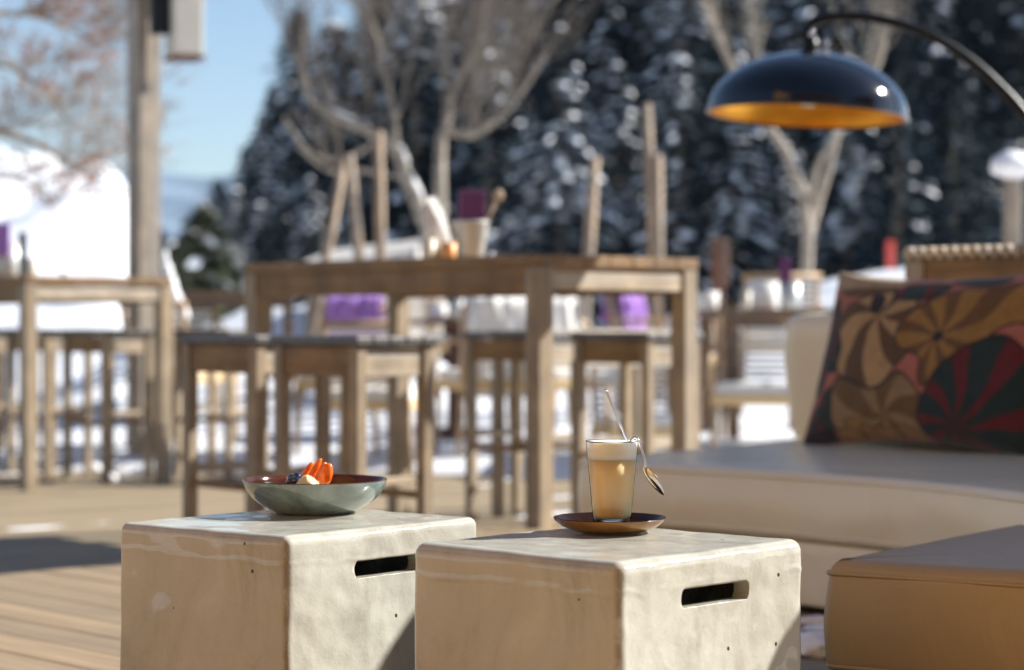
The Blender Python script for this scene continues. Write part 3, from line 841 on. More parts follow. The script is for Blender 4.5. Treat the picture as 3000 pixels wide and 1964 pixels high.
def cushion(name, W, H, T, label):
    nx, ny = 300, 190
    C = pattern(nx+1, ny+1)
    vs = []; fs = []; colr = []
    for side_ in (-1, 1):
        for j in range(ny+1):
            for i in range(nx+1):
                a = -1+2*i/nx; b = -1+2*j/ny
                pin = 1-.045*(1-abs(a)**2)*0
                x = a*W/2*(1-.05*(1-b*b)**1*(abs(a)**3)); z = b*H/2*(1-.13*(1-a*a)*(abs(b)**3))
                t_ = (max(0, 1-abs(a)**3.2)**.55)*(max(0, 1-abs(b)**3.2)**.55)*T/2
                w = .006*noise.noise(Vector((a*2.2, b*2.2, side_*3)))+.0022*noise.noise(Vector((a*9, b*7, side_*3)))
                t_ = max(0.0, t_+w*min(1, t_/.02))
                vs.append((x, side_*(t_+.0004), z+.012*a*a*b*0)); colr.append((*C[j, i], 1))
    m = (nx+1)*(ny+1)
    for j in range(ny):
        for i in range(nx):
            q = j*(nx+1)+i
            fs.append((q, q+1, q+nx+2, q+nx+1)); fs.append((m+q, m+q+nx+1, m+q+nx+2, m+q+1))
    for i in range(nx):
        fs.append((i, m+i, m+i+1, i+1)); q = ny*(nx+1)+i; fs.append((q, q+1, m+q+1, m+q))
    for j in range(ny):
        q = j*(nx+1); fs.append((q, q+nx+1, m+q+nx+1, m+q)); q += nx; fs.append((q, m+q, m+q+nx+1, q+nx+1))
    t = NT('printed_cushion_fabric'); a_ = t.new("ShaderNodeAttribute", attribute_name='print')
    n = t.noise(t.coord('Object'), 420, 2); n2 = t.noise(t.coord('Object'), 30, 4)
    t.set(Base_Color=t.mix(1, a_.outputs['Color'], t.ramp(n2, [(.3, .85), (.7, 1.1)]), 'MULTIPLY'), Roughness=.92)
    t.b.inputs['Sheen Weight'].default_value = .25
    t.bump(n, .3, .001)
    mb = MB(); mb.add(vs, fs); o = mb.build(name, t.mat, None, True)
    ca = o.data.color_attributes.new('print', 'FLOAT_COLOR', 'POINT')
    ca.data.foreach_set('color', [x for c in colr for x in c])
    return tag(o, label, 'cushion')
cu = cushion('cushion', .86, .56, .17, 'patterned cushion with brown leaves, red and green fans and pink ground, on the sofa')
d1 = Vector((.66, -.75, 0)).normalized(); up_ = (Vector((.75, .66, 0))*.33+Vector((0, 0, 1))).normalized()
nn = up_.cross(d1).normalized()      # points back
Rm = Matrix((d1, nn, up_)).transposed()
BLc = Vector((.895, 6.60, .505))
cu.matrix_world = Matrix.Translation(BLc+d1*.40+up_*.262+nn*.0) @ Rm.to_4x4()
# ------------------------------------------------------------------ unseen timber walls added behind and left of the viewpoint for warm bounce
M['facade'] = wood('bounce_larch_boards', (.36, .18, .05), (.56, .32, .11), 'Z', grey=.08)
ch = empty('bounce_chalet', (-4.4, -3.4, -.2), 0, 'unseen timber clad building added behind the viewpoint to bounce warm light', 'building')
def wall(name, lo, hi, mat): return MB().box(lo, hi).build(name, mat, ch)
mb = MB()
for k in range(40):
    y = -.6+k*.16; mb.box((-.03, y+.004, 0), (0, y+.156, 8.0))
mb.box((-.3, -.6, 0), (-.031, 5.8, 8.0)); mb.build('wall', M['facade'], ch)
mb = MB()
for k in range(80):
    x = 0.01+k*.16; mb.box((x+.004, -.03-.6, 0), (x+.156, -.6, 8.0))
mb.box((0, -.9, 0), (12.8, -.632, 8.0)); mb.build('wall', M['facade'], ch)
for k in range(5):
    x = 1.2+k*2.3
    w_ = MB().box((x, -.60, 1.0), (x+1.2, -.57, 2.3), .005).build('window', M['brownwood'], ch)
    MB().box((x+.07, -.568, 1.07), (x+1.13, -.560, 2.23)).build('pane', plain('window_pane', (.03, .035, .04), .05, .05), w_)
MB().box((-.9, -1.3, 8.01), (13, .35, 8.3)).build('roof', M['brownwood'], ch)
# ------------------------------------------------------------------ high tables and bar stools
def high_table(loc, L, W, H, label, slats=False, grp='high wooden bar tables'):
    t = empty('high_table', loc, RZ, label, 'table', grp)
    th = .042; lg = .070
    if slats:
        mb = MB(); n = int(L/.040)
        for k in range(n): mb.box((-.012, k*L/n+.003, H-th), (W+.012, (k+1)*L/n-.006, H), .012)
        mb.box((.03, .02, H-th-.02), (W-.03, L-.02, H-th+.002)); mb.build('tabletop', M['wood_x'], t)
    else:
        mb = MB(); n = 7
        for k in range(n): mb.box((k*W/n+.0015, 0, H-th), ((k+1)*W/n-.0015, L, H), .004)
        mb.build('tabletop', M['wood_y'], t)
    for (x, y) in ((.003, .003), (W-lg-.003, .003), (.003, L-lg-.003), (W-lg-.003, L-lg-.003)):
        MB().box((x, y, 0), (x+lg, y+lg, H-th-.001), .004).build('leg', M['wood_z'], t)
    ah = .085; z0 = H-th-.001-ah-.006; z1 = H-th-.003
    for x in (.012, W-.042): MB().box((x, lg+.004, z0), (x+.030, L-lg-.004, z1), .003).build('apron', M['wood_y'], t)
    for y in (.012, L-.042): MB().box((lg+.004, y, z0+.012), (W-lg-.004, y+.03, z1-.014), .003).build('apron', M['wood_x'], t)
    return t
high_table((.094, 7.61, 0), 1.72, .82, 1.10, 'long high wooden table in the middle with the bucket on it')
high_table((-2.475, 11.2, 0), 2.1, .90, 1.10, 'weathered high wooden table at the left edge behind the grey post foot')
high_table((1.34+.626*2.0, 7.0-.78*2.0, PLAT), 2.0, .75, .95, 'high wooden table with a slatted top behind the patterned cushion', True)
def bar_stool(label):
    t = empty('bar_stool', (0, 0, 0), 0, label, 'stool', 'wooden bar stools around the high tables')
    W, L, H, lg = .31, .42, .822, .040
    mb = MB(); n = 5
    for k in range(n): mb.box((-.012+k*(W+.024)/n+.001, -.012, H-.030), (-.012+(k+1)*(W+.024)/n-.001, L+.012, H), .006)
    mb.build('seat', M['seat'], t)
    for (x, y) in ((0, 0), (W-lg, 0), (0, L-lg), (W-lg, L-lg)):
        MB().box((x, y, 0), (x+lg, y+lg, H-.031), .004).build('leg', M['wood_z'], t)
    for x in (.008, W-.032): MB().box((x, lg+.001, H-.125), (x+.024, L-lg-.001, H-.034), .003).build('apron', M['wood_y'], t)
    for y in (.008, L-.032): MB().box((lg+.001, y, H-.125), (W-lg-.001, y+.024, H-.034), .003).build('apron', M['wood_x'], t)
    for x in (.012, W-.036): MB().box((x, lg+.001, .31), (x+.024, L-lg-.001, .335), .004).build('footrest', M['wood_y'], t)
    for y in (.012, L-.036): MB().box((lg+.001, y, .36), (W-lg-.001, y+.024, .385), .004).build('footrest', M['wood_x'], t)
    return t
proto = bar_stool('')
spots = [  # world x, y, extra rotation, label
    (-.472, 6.70, 0, 'bar stool nearest the camera, right one of the front pair by the central table'),
    (-.472-.626*.573, 6.70+.78*.573, 0, 'left bar stool of the front pair, directly behind the dessert bowl and left of it'),
    (.914-.626*.60, 8.27+.78*.60, 0, 'bar stool behind the central table seen through its right side'),
    (.914-.626*1.33, 8.27+.78*1.33, 0, 'bar stool behind the central table seen left of its near leg'),
    (-2.17, 11.72, 0, 'bar stool under the left table next to its right leg'),
    (-2.60, 12.26, 0, 'bar stool under the left table in the middle of its gap'),
    (-3.02, 12.80, 0, 'bar stool behind the left table at the left edge'),
    (-1.55, 12.05, .2, 'bar stool standing free between the left table and the front row'),
]
for i, (x, y, r, lb) in enumerate(spots):
    o = proto if i == 0 else copy_tree(proto)
    o.location = (x, y, 0); o.rotation_euler = (0, 0, RZ+r); o['label'] = lb

bn = empty('bar_bench', (.12, 9.55, 0), RZ, 'long sunlit wooden bar bench behind the right end of the central table', 'bench')
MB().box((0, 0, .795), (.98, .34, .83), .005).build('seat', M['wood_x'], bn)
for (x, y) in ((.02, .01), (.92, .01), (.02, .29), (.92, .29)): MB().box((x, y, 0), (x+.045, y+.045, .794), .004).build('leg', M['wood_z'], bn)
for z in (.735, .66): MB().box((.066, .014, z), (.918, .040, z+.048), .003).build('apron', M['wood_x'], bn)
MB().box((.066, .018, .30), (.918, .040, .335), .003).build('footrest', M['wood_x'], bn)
# unseen slatted screen, added beyond the right edge to shade the sofa seat
wb = empty('sun_blocker', (2.95, 5.1, -.0), 0, 'unseen slatted wooden screen added past the right end of the sofa to shade it', 'screen')
mb = MB()
for k in range(26): mb.box((-.012, 0, .12+k*.098), (.012, 1.95, .12+k*.098+.096), .003)
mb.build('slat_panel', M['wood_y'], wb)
for y in (-.041, .95, 1.951): MB().box((.013 if y == .95 else -.04, y, 0), (.06, y+.04, 2.75), .004).build('upright', M['wood_z'], wb)

# ------------------------------------------------------------------ things on the central table
TT = 1.10
def tt(u, Y, z=TT): return Vector(((u-1500)/F*Y, Y, z))
bp_ = tt(1377, 8.35)
bk = empty('bucket', bp_, 0, 'pale zinc bucket with cutlery and a purple card on the central table', 'bucket')
MB().lathe([(.050, 0), (.052, .003), (.070, .140), (.073, .143), (.073, .147), (.069, .147), (.067, .140), (.049, .006), (.001, .006)], seg=40).build('body', M['zinc'], bk, True)
mb = MB(); mb.tube([(.0735*math.cos(a), .0735*math.sin(a), .143) for a in [2*math.pi*k/32 for k in range(33)]], .003, 6, caps=False); mb.build('rim', M['zinc'], bk, True)
o = MB().box((-.052, -.020, .02), (.050, .012, .255), .004).build('menu_card', M['darkpurple']); o.location = bp_+Vector((0, .012, .01)); o.rotation_euler = (0, R(2), .35)
tag(o, 'dark purple menu box standing in the zinc bucket', 'menu')
mb = MB(); mb.tube([(.02, 0, .02), (.075, -.01, .17), (.098, -.012, .225)], [.006, .006, .009], 10); mb.blob((.106, -.013, .243), (.022, .012, .026), 2, .05)
o = mb.build('wooden_spoon', M['honey'], None, True); o.location = bp_; tag(o, 'wooden spoon leaning out of the right side of the zinc bucket', 'spoon')
def napkin():
    t = empty('napkin_holder', tt(1283, 8.25), -.35, 'folded white napkins standing upright beside the bucket', 'napkins')
    mb = MB()
    for k in range(5):
        x = -.045+k*.012; hgt = .235-.022*abs(k-1)
        mb.add([(x, -.03, .0), (x+.055, .02, .0), (x+.045-.03, .015, hgt), (x-.005, -.02, hgt*.98), (x+.006, -.036, 0), (x+.062, .014, 0), (x+.022, .010, hgt), (x+.001, -.025, hgt*.98)],
               [(0, 1, 2, 3), (7, 6, 5, 4), (0, 4, 5, 1), (1, 5, 6, 2), (2, 6, 7, 3), (3, 7, 4, 0)])
    mb.build('napkins', M['white'], t)
    MB().box((-.05, -.042, 0), (.07, -.026, .045), .003).build('holder', M['honey'], t)
    return t
napkin()
def tumbler(u, Y, z, r, h, mat, label, cat='tumbler', name='tumbler', fill=None, grp=None):
    t = empty(name, tt(u, Y, z), 0, label, cat, grp)
    MB().lathe([(.001, 0), (r*.85, 0), (r*.88, .003), (r, h), (r*.93, h), (r*.80, .006), (.001, .006)], seg=28).build('cup', mat, t, True)
    if fill: MB().lathe([(.001, .008), (r*.78, .008), (r*.86, h*.75), (.001, h*.75)], seg=24).build('filling', fill, t, True)
    return t
tumbler(1314, 8.05, TT, .030, .055, M['orange'], 'small orange tea light glass beside the napkins on the central table', 'tea light', 'tea_light_glass', M['cream'])
tumbler(1256, 8.20, TT, .026, .075, M['cream'], 'small cream salt shaker left of the napkins on the central table', 'shaker', 'salt_shaker', M['white'])
tumbler(1437, 8.0, TT, .011, .020, M['steel'], 'tiny steel dish lying right of the bucket on the central table', 'dish', 'small_dish')

# left table things
tumbler(22, 11.9, TT, .085, .20, M['zinc'], 'zinc bucket at the far left end of the left table', 'bucket', 'bucket', M['darkpurple'])
tumbler(66, 11.75, TT, .022, .24, M['glass'], 'glass bottle glinting beside the zinc bucket on the left table', 'bottle', 'glass_bottle', M['white'])
tumbler(92, 11.55, TT, .035, .10, M['cream'], 'cream shaker beside the glass bottle on the left table', 'shaker', 'salt_shaker', M['orange'])
tumbler(186, 11.75, TT, .018, .035, M['steel'], 'small steel cup alone on the left table top', 'cup', 'steel_cup')
o = MB().box((-.05, -.012, 0), (.05, .012, .17), .003).build('menu_card', M['purple']); o.location = tt(2, 11.8, TT+.12); tag(o, 'purple menu card in the bucket at the far left', 'menu')

# ------------------------------------------------------------------ arc lamp
LY = 7.7
lp = empty('arc_lamp', at(3250, 1500, LY), 0, 'black arc lamp with a large glossy dome shade, gold inside', 'lamp')
lp.location.z = 0
def L3(u, v, dy=0): return at(u, v, LY+dy)-lp.location
cS = L3(2364, 338)
tiltm = Matrix.Translation(cS) @ Matrix.Rotation(R(3.2), 4, 'Y') @ Matrix.Rotation(R(-1.5), 4, 'X')
RD, HD = .350, .218
def dome(r, h, n=20): return [(max(.001, r*math.sin(math.pi/2*k/n)), h*math.cos(math.pi/2*k/n)) for k in range(n+1)]
mb = MB(); mb.lathe(dome(RD, HD)+[(RD+.004, -.006), (RD-.004, -.008)], seg=72); mb.v = [tuple(tiltm @ Vector(v)) for v in mb.v]
shade = mb.build('lamp_shade', M['black'], lp, True)
mb = MB(); mb.lathe(dome(RD-.006, HD-.006)[::-1], seg=72); mb.v = [tuple(tiltm @ Vector(v)) for v in mb.v]; mb.build('shade_lining', M['gold'], shade, True)
def capn(prof, name, mat, par):
    mb = MB(); mb.lathe(prof, seg=28); mb.v = [tuple(tiltm @ Vector(v)) for v in mb.v]; return mb.build(name, mat, par, True)
capn([(.001, HD+.060), (.022, HD+.058), (.028, HD+.03), (.034, HD-.004), (.034, HD-.02)], 'socket_cap', M['blackmetal'], lp)
capn([(.001, .030), (.025, .034), (.040, .055), (.036, .08), (.020, .11), (.018, .2)], 'bulb', M['bulb'], lp)
arc = smooth_path([L3(2352, 120), L3(2375, 72), L3(2440, 50), L3(2530, 50), L3(2640, 72), L3(2740, 112), L3(2840, 175), L3(2930, 255), L3(3010, 345), L3(3090, 470), L3(3160, 640), L3(3210, 860), L3(3240, 1120), Vector((0, 0, .03))], 8)
MB().tube(arc, .018, 12).build('arm', M['blackmetal'], lp, True)
MB().lathe([(.001, .0), (.17, 0), (.17, .03), (.15, .04), (.001, .04)], seg=40).build('foot', M['blackmetal'], lp, True)
for (u, v, r) in ((2378, 100, .012), (2420, 125, .013), (2419, 152, .015)):
    MB().blob(L3(u, v, -.05), (r*.8, r*.8, r*1.2), 2, 0).build('wing_nut', M['steel'], lp, True)

# ------------------------------------------------------------------ big post with a grey box
PY = 13.0
pc = at(421, 900, PY); po_ = empty('timber_post', (pc.x, pc.y, ground_h(pc.x, pc.y)-.05), R(40), 'tall square weathered timber post rising out of the frame at the left', 'post')
MB().box((-.072, -.072, 0), (.072, .072, 3.4), .006).build('shaft', M['post'], po_)
MB().box((.005, -.080, 2.62), (.074, -.0725, 3.4), .002).build('mounting_plate', M['blackmetal'], po_)
bx = empty('wall_box', at(520, 165, PY-.12), R(24), 'pale grey metal box fixed high on the timber post', 'box')
MB().box((-.05, -.10, .0), (.13, .10, .75), .01).build('housing', plain('grey_enamel', (.60, .57, .50), .5, .06, 8), bx)
MB().box((-.055, -.105, -.022), (.135, .105, -.001), .004).build('bottom_lid', M['rust'], bx)
MB().box((-.16, -.03, .12), (-.051, .03, .60), .004).build('bracket', M['blackmetal'], bx)

# ------------------------------------------------------------------ stakes and small posts behind
def stake(u0, v0, u1, v1, Y, w, label, cap=False, mat='stake', name='wooden_stake', grp='pale wooden tree stakes', cat='stake'):
    a = at(u0, v0, Y); b = at(u1, v1, Y); d = (b-a); 
    g = ground_h(b.x, b.y)-.1; k = (b.z-g)/max(1e-3, (a.z-b.z)); foot = b+(b-a)*k
    mb = MB(); mb.tube([Vector((0, 0, 0)), (a-foot)*.5+Vector((.004, 0, 0)), a-foot], [w*.54, w*.5, w*.46], 10)
    o = mb.build(name, M[mat], None, True); o.location = foot
    return tag(o, label, cat, grp)
stake(1010, 455, 955, 745, 15.5, .075, 'left leaning stake of the pair forming an A behind the central table')
stake(1022, 452, 1050, 750, 15.2, .075, 'right leaning stake of the pair forming an A behind the central table')
stake(1108, 385, 1114, 760, 15.8, .080, 'upright stake between the A-shaped pair and the napkins')
stake(1742, 462, 1722, 745, 15.0, .085, 'single stake above the lit end of the central table')
stake(1893, 305, 1915, 745, 15.4, .080, 'tallest stake of all, topping the forest behind the lamp')
stake(1925, 455, 1925, 745, 14.9, .085, 'short stake pressed against the tallest one')
def small_post(u, v0, v1, Y, w, mat, label, cat='post', name='garden_post', top=None):
    a = at(u, v0, Y); g = ground_h(a.x, a.y)-.1
    t_ = empty(name, (a.x, a.y, g), .4, label, cat)
    MB().box((-w/2, -w/2, 0), (w/2, w/2, a.z-g), .01).build('shaft', M[mat], t_)
    if top: MB().blob((0, 0, a.z-g+top*.45), (top, top, top*.62), 3, .25, 1.5, 5).build('snow_cap', M['snowwhite'], t_, True)
    return t_
small_post(2110, 700, 930, 15, .10, 'rust', 'rust brown square post behind the low table')
small_post(2967, 515, 930, 13, .085, 'post', 'grey post with a round cap of snow at the right edge', 'post', 'snow_capped_post', .13)
small_post(2608, 705, 800, 24, .065, 'red', 'small red marker post on the snow bank at the right', 'marker', 'marker_post')

# ------------------------------------------------------------------ dining chairs and low tables on the snow terrace
def chair(label):
    t = empty('terrace_chair', (0, 0, 0), 0, label, 'chair', 'pale wooden chairs on the snow terrace')
    W, D, H = .50, .48, .46
    MB().box((.02, .02, H-.03), (W-.02, D-.02, H+.045), .02).build('seat_pad', M['fleece'], t)
    mb = MB(); mb.box((0, 0, H-.075), (W, .03, H-.02), .006); mb.box((0, D-.03, H-.075), (W, D, H-.02), .006)
    mb.box((0, .031, H-.075), (.03, D-.031, H-.02), .006); mb.box((W-.03, .031, H-.075), (W, D-.031, H-.02), .006)
    mb.build('woven_frame', M['twine'], t)
    for (x, y, tx) in ((.0, .0, -.02), (W-.045, 0, .02), (0, D-.045, -.02), (W-.045, D-.045, .02)):
        MB().tube([(x+.022+tx, y+.022, 0), (x+.022, y+.022, H-.076)], [.017, .022], 10).build('leg', M['honey'], t, True)
    mb = MB()
    mb.tube([(.03, D-.02, H-.02), (.02, D+.05, H+.40)], .019, 8); mb.tube([(W-.03, D-.02, H-.02), (W-.02, D+.05, H+.40)], .019, 8)
    mb.tube([(.0, D+.05, H+.40), (W, D+.05, H+.40)], .02, 8)
    mb.build('back_frame', M['honey'], t, True)
    mb = MB()
    for k in range(9):
        z = H+.06+k*.037; mb.box((.04, D-.01+k*.007, z), (W-.04, D+.012+k*.007, z+.022), .006)
    mb.build('backrest', M['fleece'], t)
    mb = MB()
    for x in (-.012, W+.012): mb.tube([(x, .03, H-.03), (x, .03, H+.19), (x, D+.02, H+.22)], .016, 8)
    mb.build('armrest', M['honey'], t, True)
    return t
def low_table(u, Y, W, L, label, rot=0, roundt=False):
    x = (u-1500)/F*Y; g = ground_h(x, Y)
    t = empty('low_table', (x, Y, g), rot, label, 'table', 'low brown tables on the snow terrace')
    H = .75
    if roundt:
        MB().lathe([(.001, H-.035), (W, H-.035), (W+.004, H-.02), (W, H), (.001, H)], seg=48).build('tabletop', M['brownwood'], t, False)
        MB().lathe([(.20, 0), (.19, .03), (.045, .06), (.04, H-.036)], seg=20).build('pedestal', M['rust'], t, True)
    else:
        MB().box((-W/2, -L/2, H-.04), (W/2, L/2, H), .006).build('tabletop', M['brownwood'], t)
        for sx in (-1, 1):
            for sy in (-1, 1): MB().box((sx*(W/2-.05)-.03, sy*(L/2-.05)-.03, 0), (sx*(W/2-.05)+.03, sy*(L/2-.05)+.03, H-.041), .004).build('leg', M['brownwood'], t)
        MB().box((-W/2+.09, -L/2+.03, H-.11), (W/2-.09, -L/2+.055, H-.042), .003).build('apron', M['brownwood'], t)
    return t, g+H
t1, h1 = low_table(2240, 13.1, .66, .8, 'low brown table with a chair, right of the tall tables', .15)
t2, h2 = low_table(1330, 14.2, .34, .34, 'round brown pedestal table seen under the central table', 0, True)
t3, h3 = low_table(650, 15.5, .9, .8, 'low brown table far behind the front row of stools', .3)
cp = chair('')
cs = [(2082, 12.3, R(-12), 'cream padded chair with woven edge in front of the low brown table', 0),
      (2000, 13.6, R(60), 'cream chair with a purple blanket seen through the right end of the central table', 0),
      (1500, 13.4, R(200), 'cream chair with sheepskin right of the round pedestal table', 0),
      (862, 12.9, R(-12), 'cream chair carrying the large lilac blanket behind the front row of stools', 0),
      (1720, 14.6, R(165), 'cream chair farthest back behind the central table', 0),
      (1130, 15.2, R(20), 'cream chair left of the round pedestal table', 0),
      (1620, 13.0, R(30), 'cream chair behind the latte glass between the bar stools', 0),
      (2330, 14.2, R(190), 'cream chair on the far side of the low brown table', 0),
      (425, 14.6, R(10), 'cream chair beside the foot of the timber post', 0),
      (1250, 12.5, R(172), 'cream chair with its back to the viewer just left of the near table leg', 0),
      (700, 13.6, R(150), 'cream chair seen between the legs of the left front bar stool', 0),
      (1790, 12.1, R(12), 'cream chair directly behind the spoon and right of the glass', 0)]
chairs = []
for i, (u, Y, r, lb, _) in enumerate(cs):
    o = cp if i == 0 else copy_tree(cp)
    x = (u-1500)/F*Y; o.location = (x, Y, ground_h(x, Y)+.0); o.rotation_euler = (0, 0, r); o['label'] = lb; chairs.append(o)
def drape(chair_o, mat, w, drop, label, cat, name, x0=.0, seed=0, th=.02):
    """cloth hung over the top rail of a chair"""
    prof = []
    n = 26
    top = .89; yb = .53
    for k in range(n+1):
        s_ = k/n
        if s_ < .45: q = s_/.45; prof.append((yb-.05-.10*(1-q)*.5, top-drop*(1-q)))
        elif s_ < .55: q = (s_-.45)/.1; a = math.pi*q; prof.append((yb-.01-.04*math.cos(a), top+.035*math.sin(a)))
        else: q = (s_-.55)/.45; prof.append((yb+.03+.02*q, top-drop*.8*q))
    mb = MB(); m = 18; vs = []
    for lay in (0, 1):
        for j in range(m+1):
            for (y, z) in prof:
                ww = noise.noise(Vector((j*.4, z*6, seed)))
                vs.append((x0+w*j/m+ww*.03*(1 if mat == 'fleece' else .5), y+ww*.05+(th if lay else 0)*(-1 if y < yb else 1), z+ww*.015+(.012 if lay else 0)))
    n1 = len(prof); mm = (m+1)*n1; fs = []
    for j in range(m):
        for k in range(n1-1):
            a = j*n1+k; fs += [(a, a+1, a+n1+1, a+n1), (mm+a, mm+a+n1, mm+a+n1+1, mm+a+1)]
    for k in range(n1-1): fs += [(k, mm+k, mm+k+1, k+1), (m*n1+k, m*n1+k+1, mm+m*n1+k+1, mm+m*n1+k)]
    mb.add(vs, fs); o = mb.build(name, M[mat], None, True)
    o.location = chair_o.location; o.rotation_euler = chair_o.rotation_euler
    return tag(o, label, cat)
drape(chairs[3], 'purple', .33, .36, 'large lilac wool blanket hung over a chair behind the front row of stools', 'blanket', 'blanket', .06, 1)
drape(chairs[1], 'purple', .30, .30, 'purple wool blanket on the chair seen through the right end of the central table', 'blanket', 'blanket', .05, 2)
drape(chairs[2], 'fleece', .46, .55, 'white sheepskin over the chair right of the round table', 'sheepskin', 'sheepskin', .02, 3, .02)
sh = empty('snowy_shrub', at(520, 960, 13.6), 0, 'narrow shrub wrapped in snow right of the left table leg', 'shrub'); sh.location.z = ground_h(sh.location.x, 13.6)-.05
mb = MB()
for k in range(15):
    q = k/14; p = at(484+46*q**1.3, 752+165*q, 13.6)-sh.location; mb.blob(p, (.016+.028*q, .025+.025*q, .045), 2, .7, 2.2, k)
mb.build('snow_load', M['snowwhite'], sh, True)
mb = MB(); mb.tube([(0, 0, 0), at(515, 880, 13.6)-sh.location, at(484, 752, 13.6)-sh.location], [.02, .015, .008], 6); mb.build('stem', M['bark'], sh, True)
drape(chairs[6], 'fleece', .46, .5, 'white sheepskin on the chair behind the latte glass', 'sheepskin', 'sheepskin', .02, 6, .02)
# items on the low tables
def on(u, Y, z, r, h, mat, lb, cat, name, fill=None): tumbler(u, Y, z, r, h, M[mat], lb, cat, name, fill)
on(2145, 12.75, h1, .045, .13, 'glass', 'round glass lantern glinting at the left of the low brown table', 'lantern', 'glass_lantern', M['white'])
on(2186, 12.7, h1, .028, .10, 'cream', 'small cream bottle beside the glass lantern', 'bottle', 'cream_bottle', M['white'])
on(2315, 12.7, h1, .062, .15, 'zinc', 'pale bucket with a purple card on the low brown table', 'bucket', 'bucket', M['white'])
on(2070, 12.9, h1, .075, .10, 'white', 'white bowl at the left end of the low brown table', 'bowl', 'white_bowl', M['white'])
on(2235, 13.1, h1, .10, .16, 'white', 'big white planter on the low brown table', 'planter', 'planter', M['snowwhite'])
o = MB().box((-.035, -.012, 0), (.035, .012, .17), .003).build('menu_card', M['darkpurple']); o.location = tt(2300, 12.7, h1+.12); tag(o, 'dark purple card in the pale bucket of the low table', 'menu')
on(1392, 14.1, h2, .055, .12, 'red', 'red lantern on the round pedestal table', 'lantern', 'red_lantern', M['white'])
on(1285, 14.1, h2, .06, .10, 'white', 'white bowl on the round pedestal table', 'bowl', 'white_bowl', M['white'])
on(1340, 14.3, h2, .05, .13, 'zinc', 'grey tin pot in the middle of the round pedestal table', 'pot', 'tin_pot', M['white'])
# snow-covered low bench behind the central table
a = at(1085, 735, 17.5); g = ground_h(a.x, a.y)
hb = empty('snowy_shed', (a.x, a.y, g-.05), R(-14), 'low wooden box with a sloping snow-covered lid behind the stakes', 'shed')
MB().box((-.42, -.35, 0), (.42, .35, 1.27-g+.0), .01).build('walls', M['post'], hb)
mb = MB(); mb.add([(-.47, -.42, 1.26-g), (.47, -.42, 1.34-g), (.47, .42, 1.46-g), (-.47, .42, 1.38-g), (-.47, -.42, 1.36-g), (.47, -.42, 1.45-g), (.47, .42, 1.60-g), (-.47, .42, 1.5-g)],
                  [(0, 3, 2, 1), (4, 5, 6, 7), (0, 1, 5, 4), (1, 2, 6, 5), (2, 3, 7, 6), (3, 0, 4, 7)]); mb.build('snow_cover', plain('old_grey_snow', (.50, .48, .45), .8, .06, 5), hb)
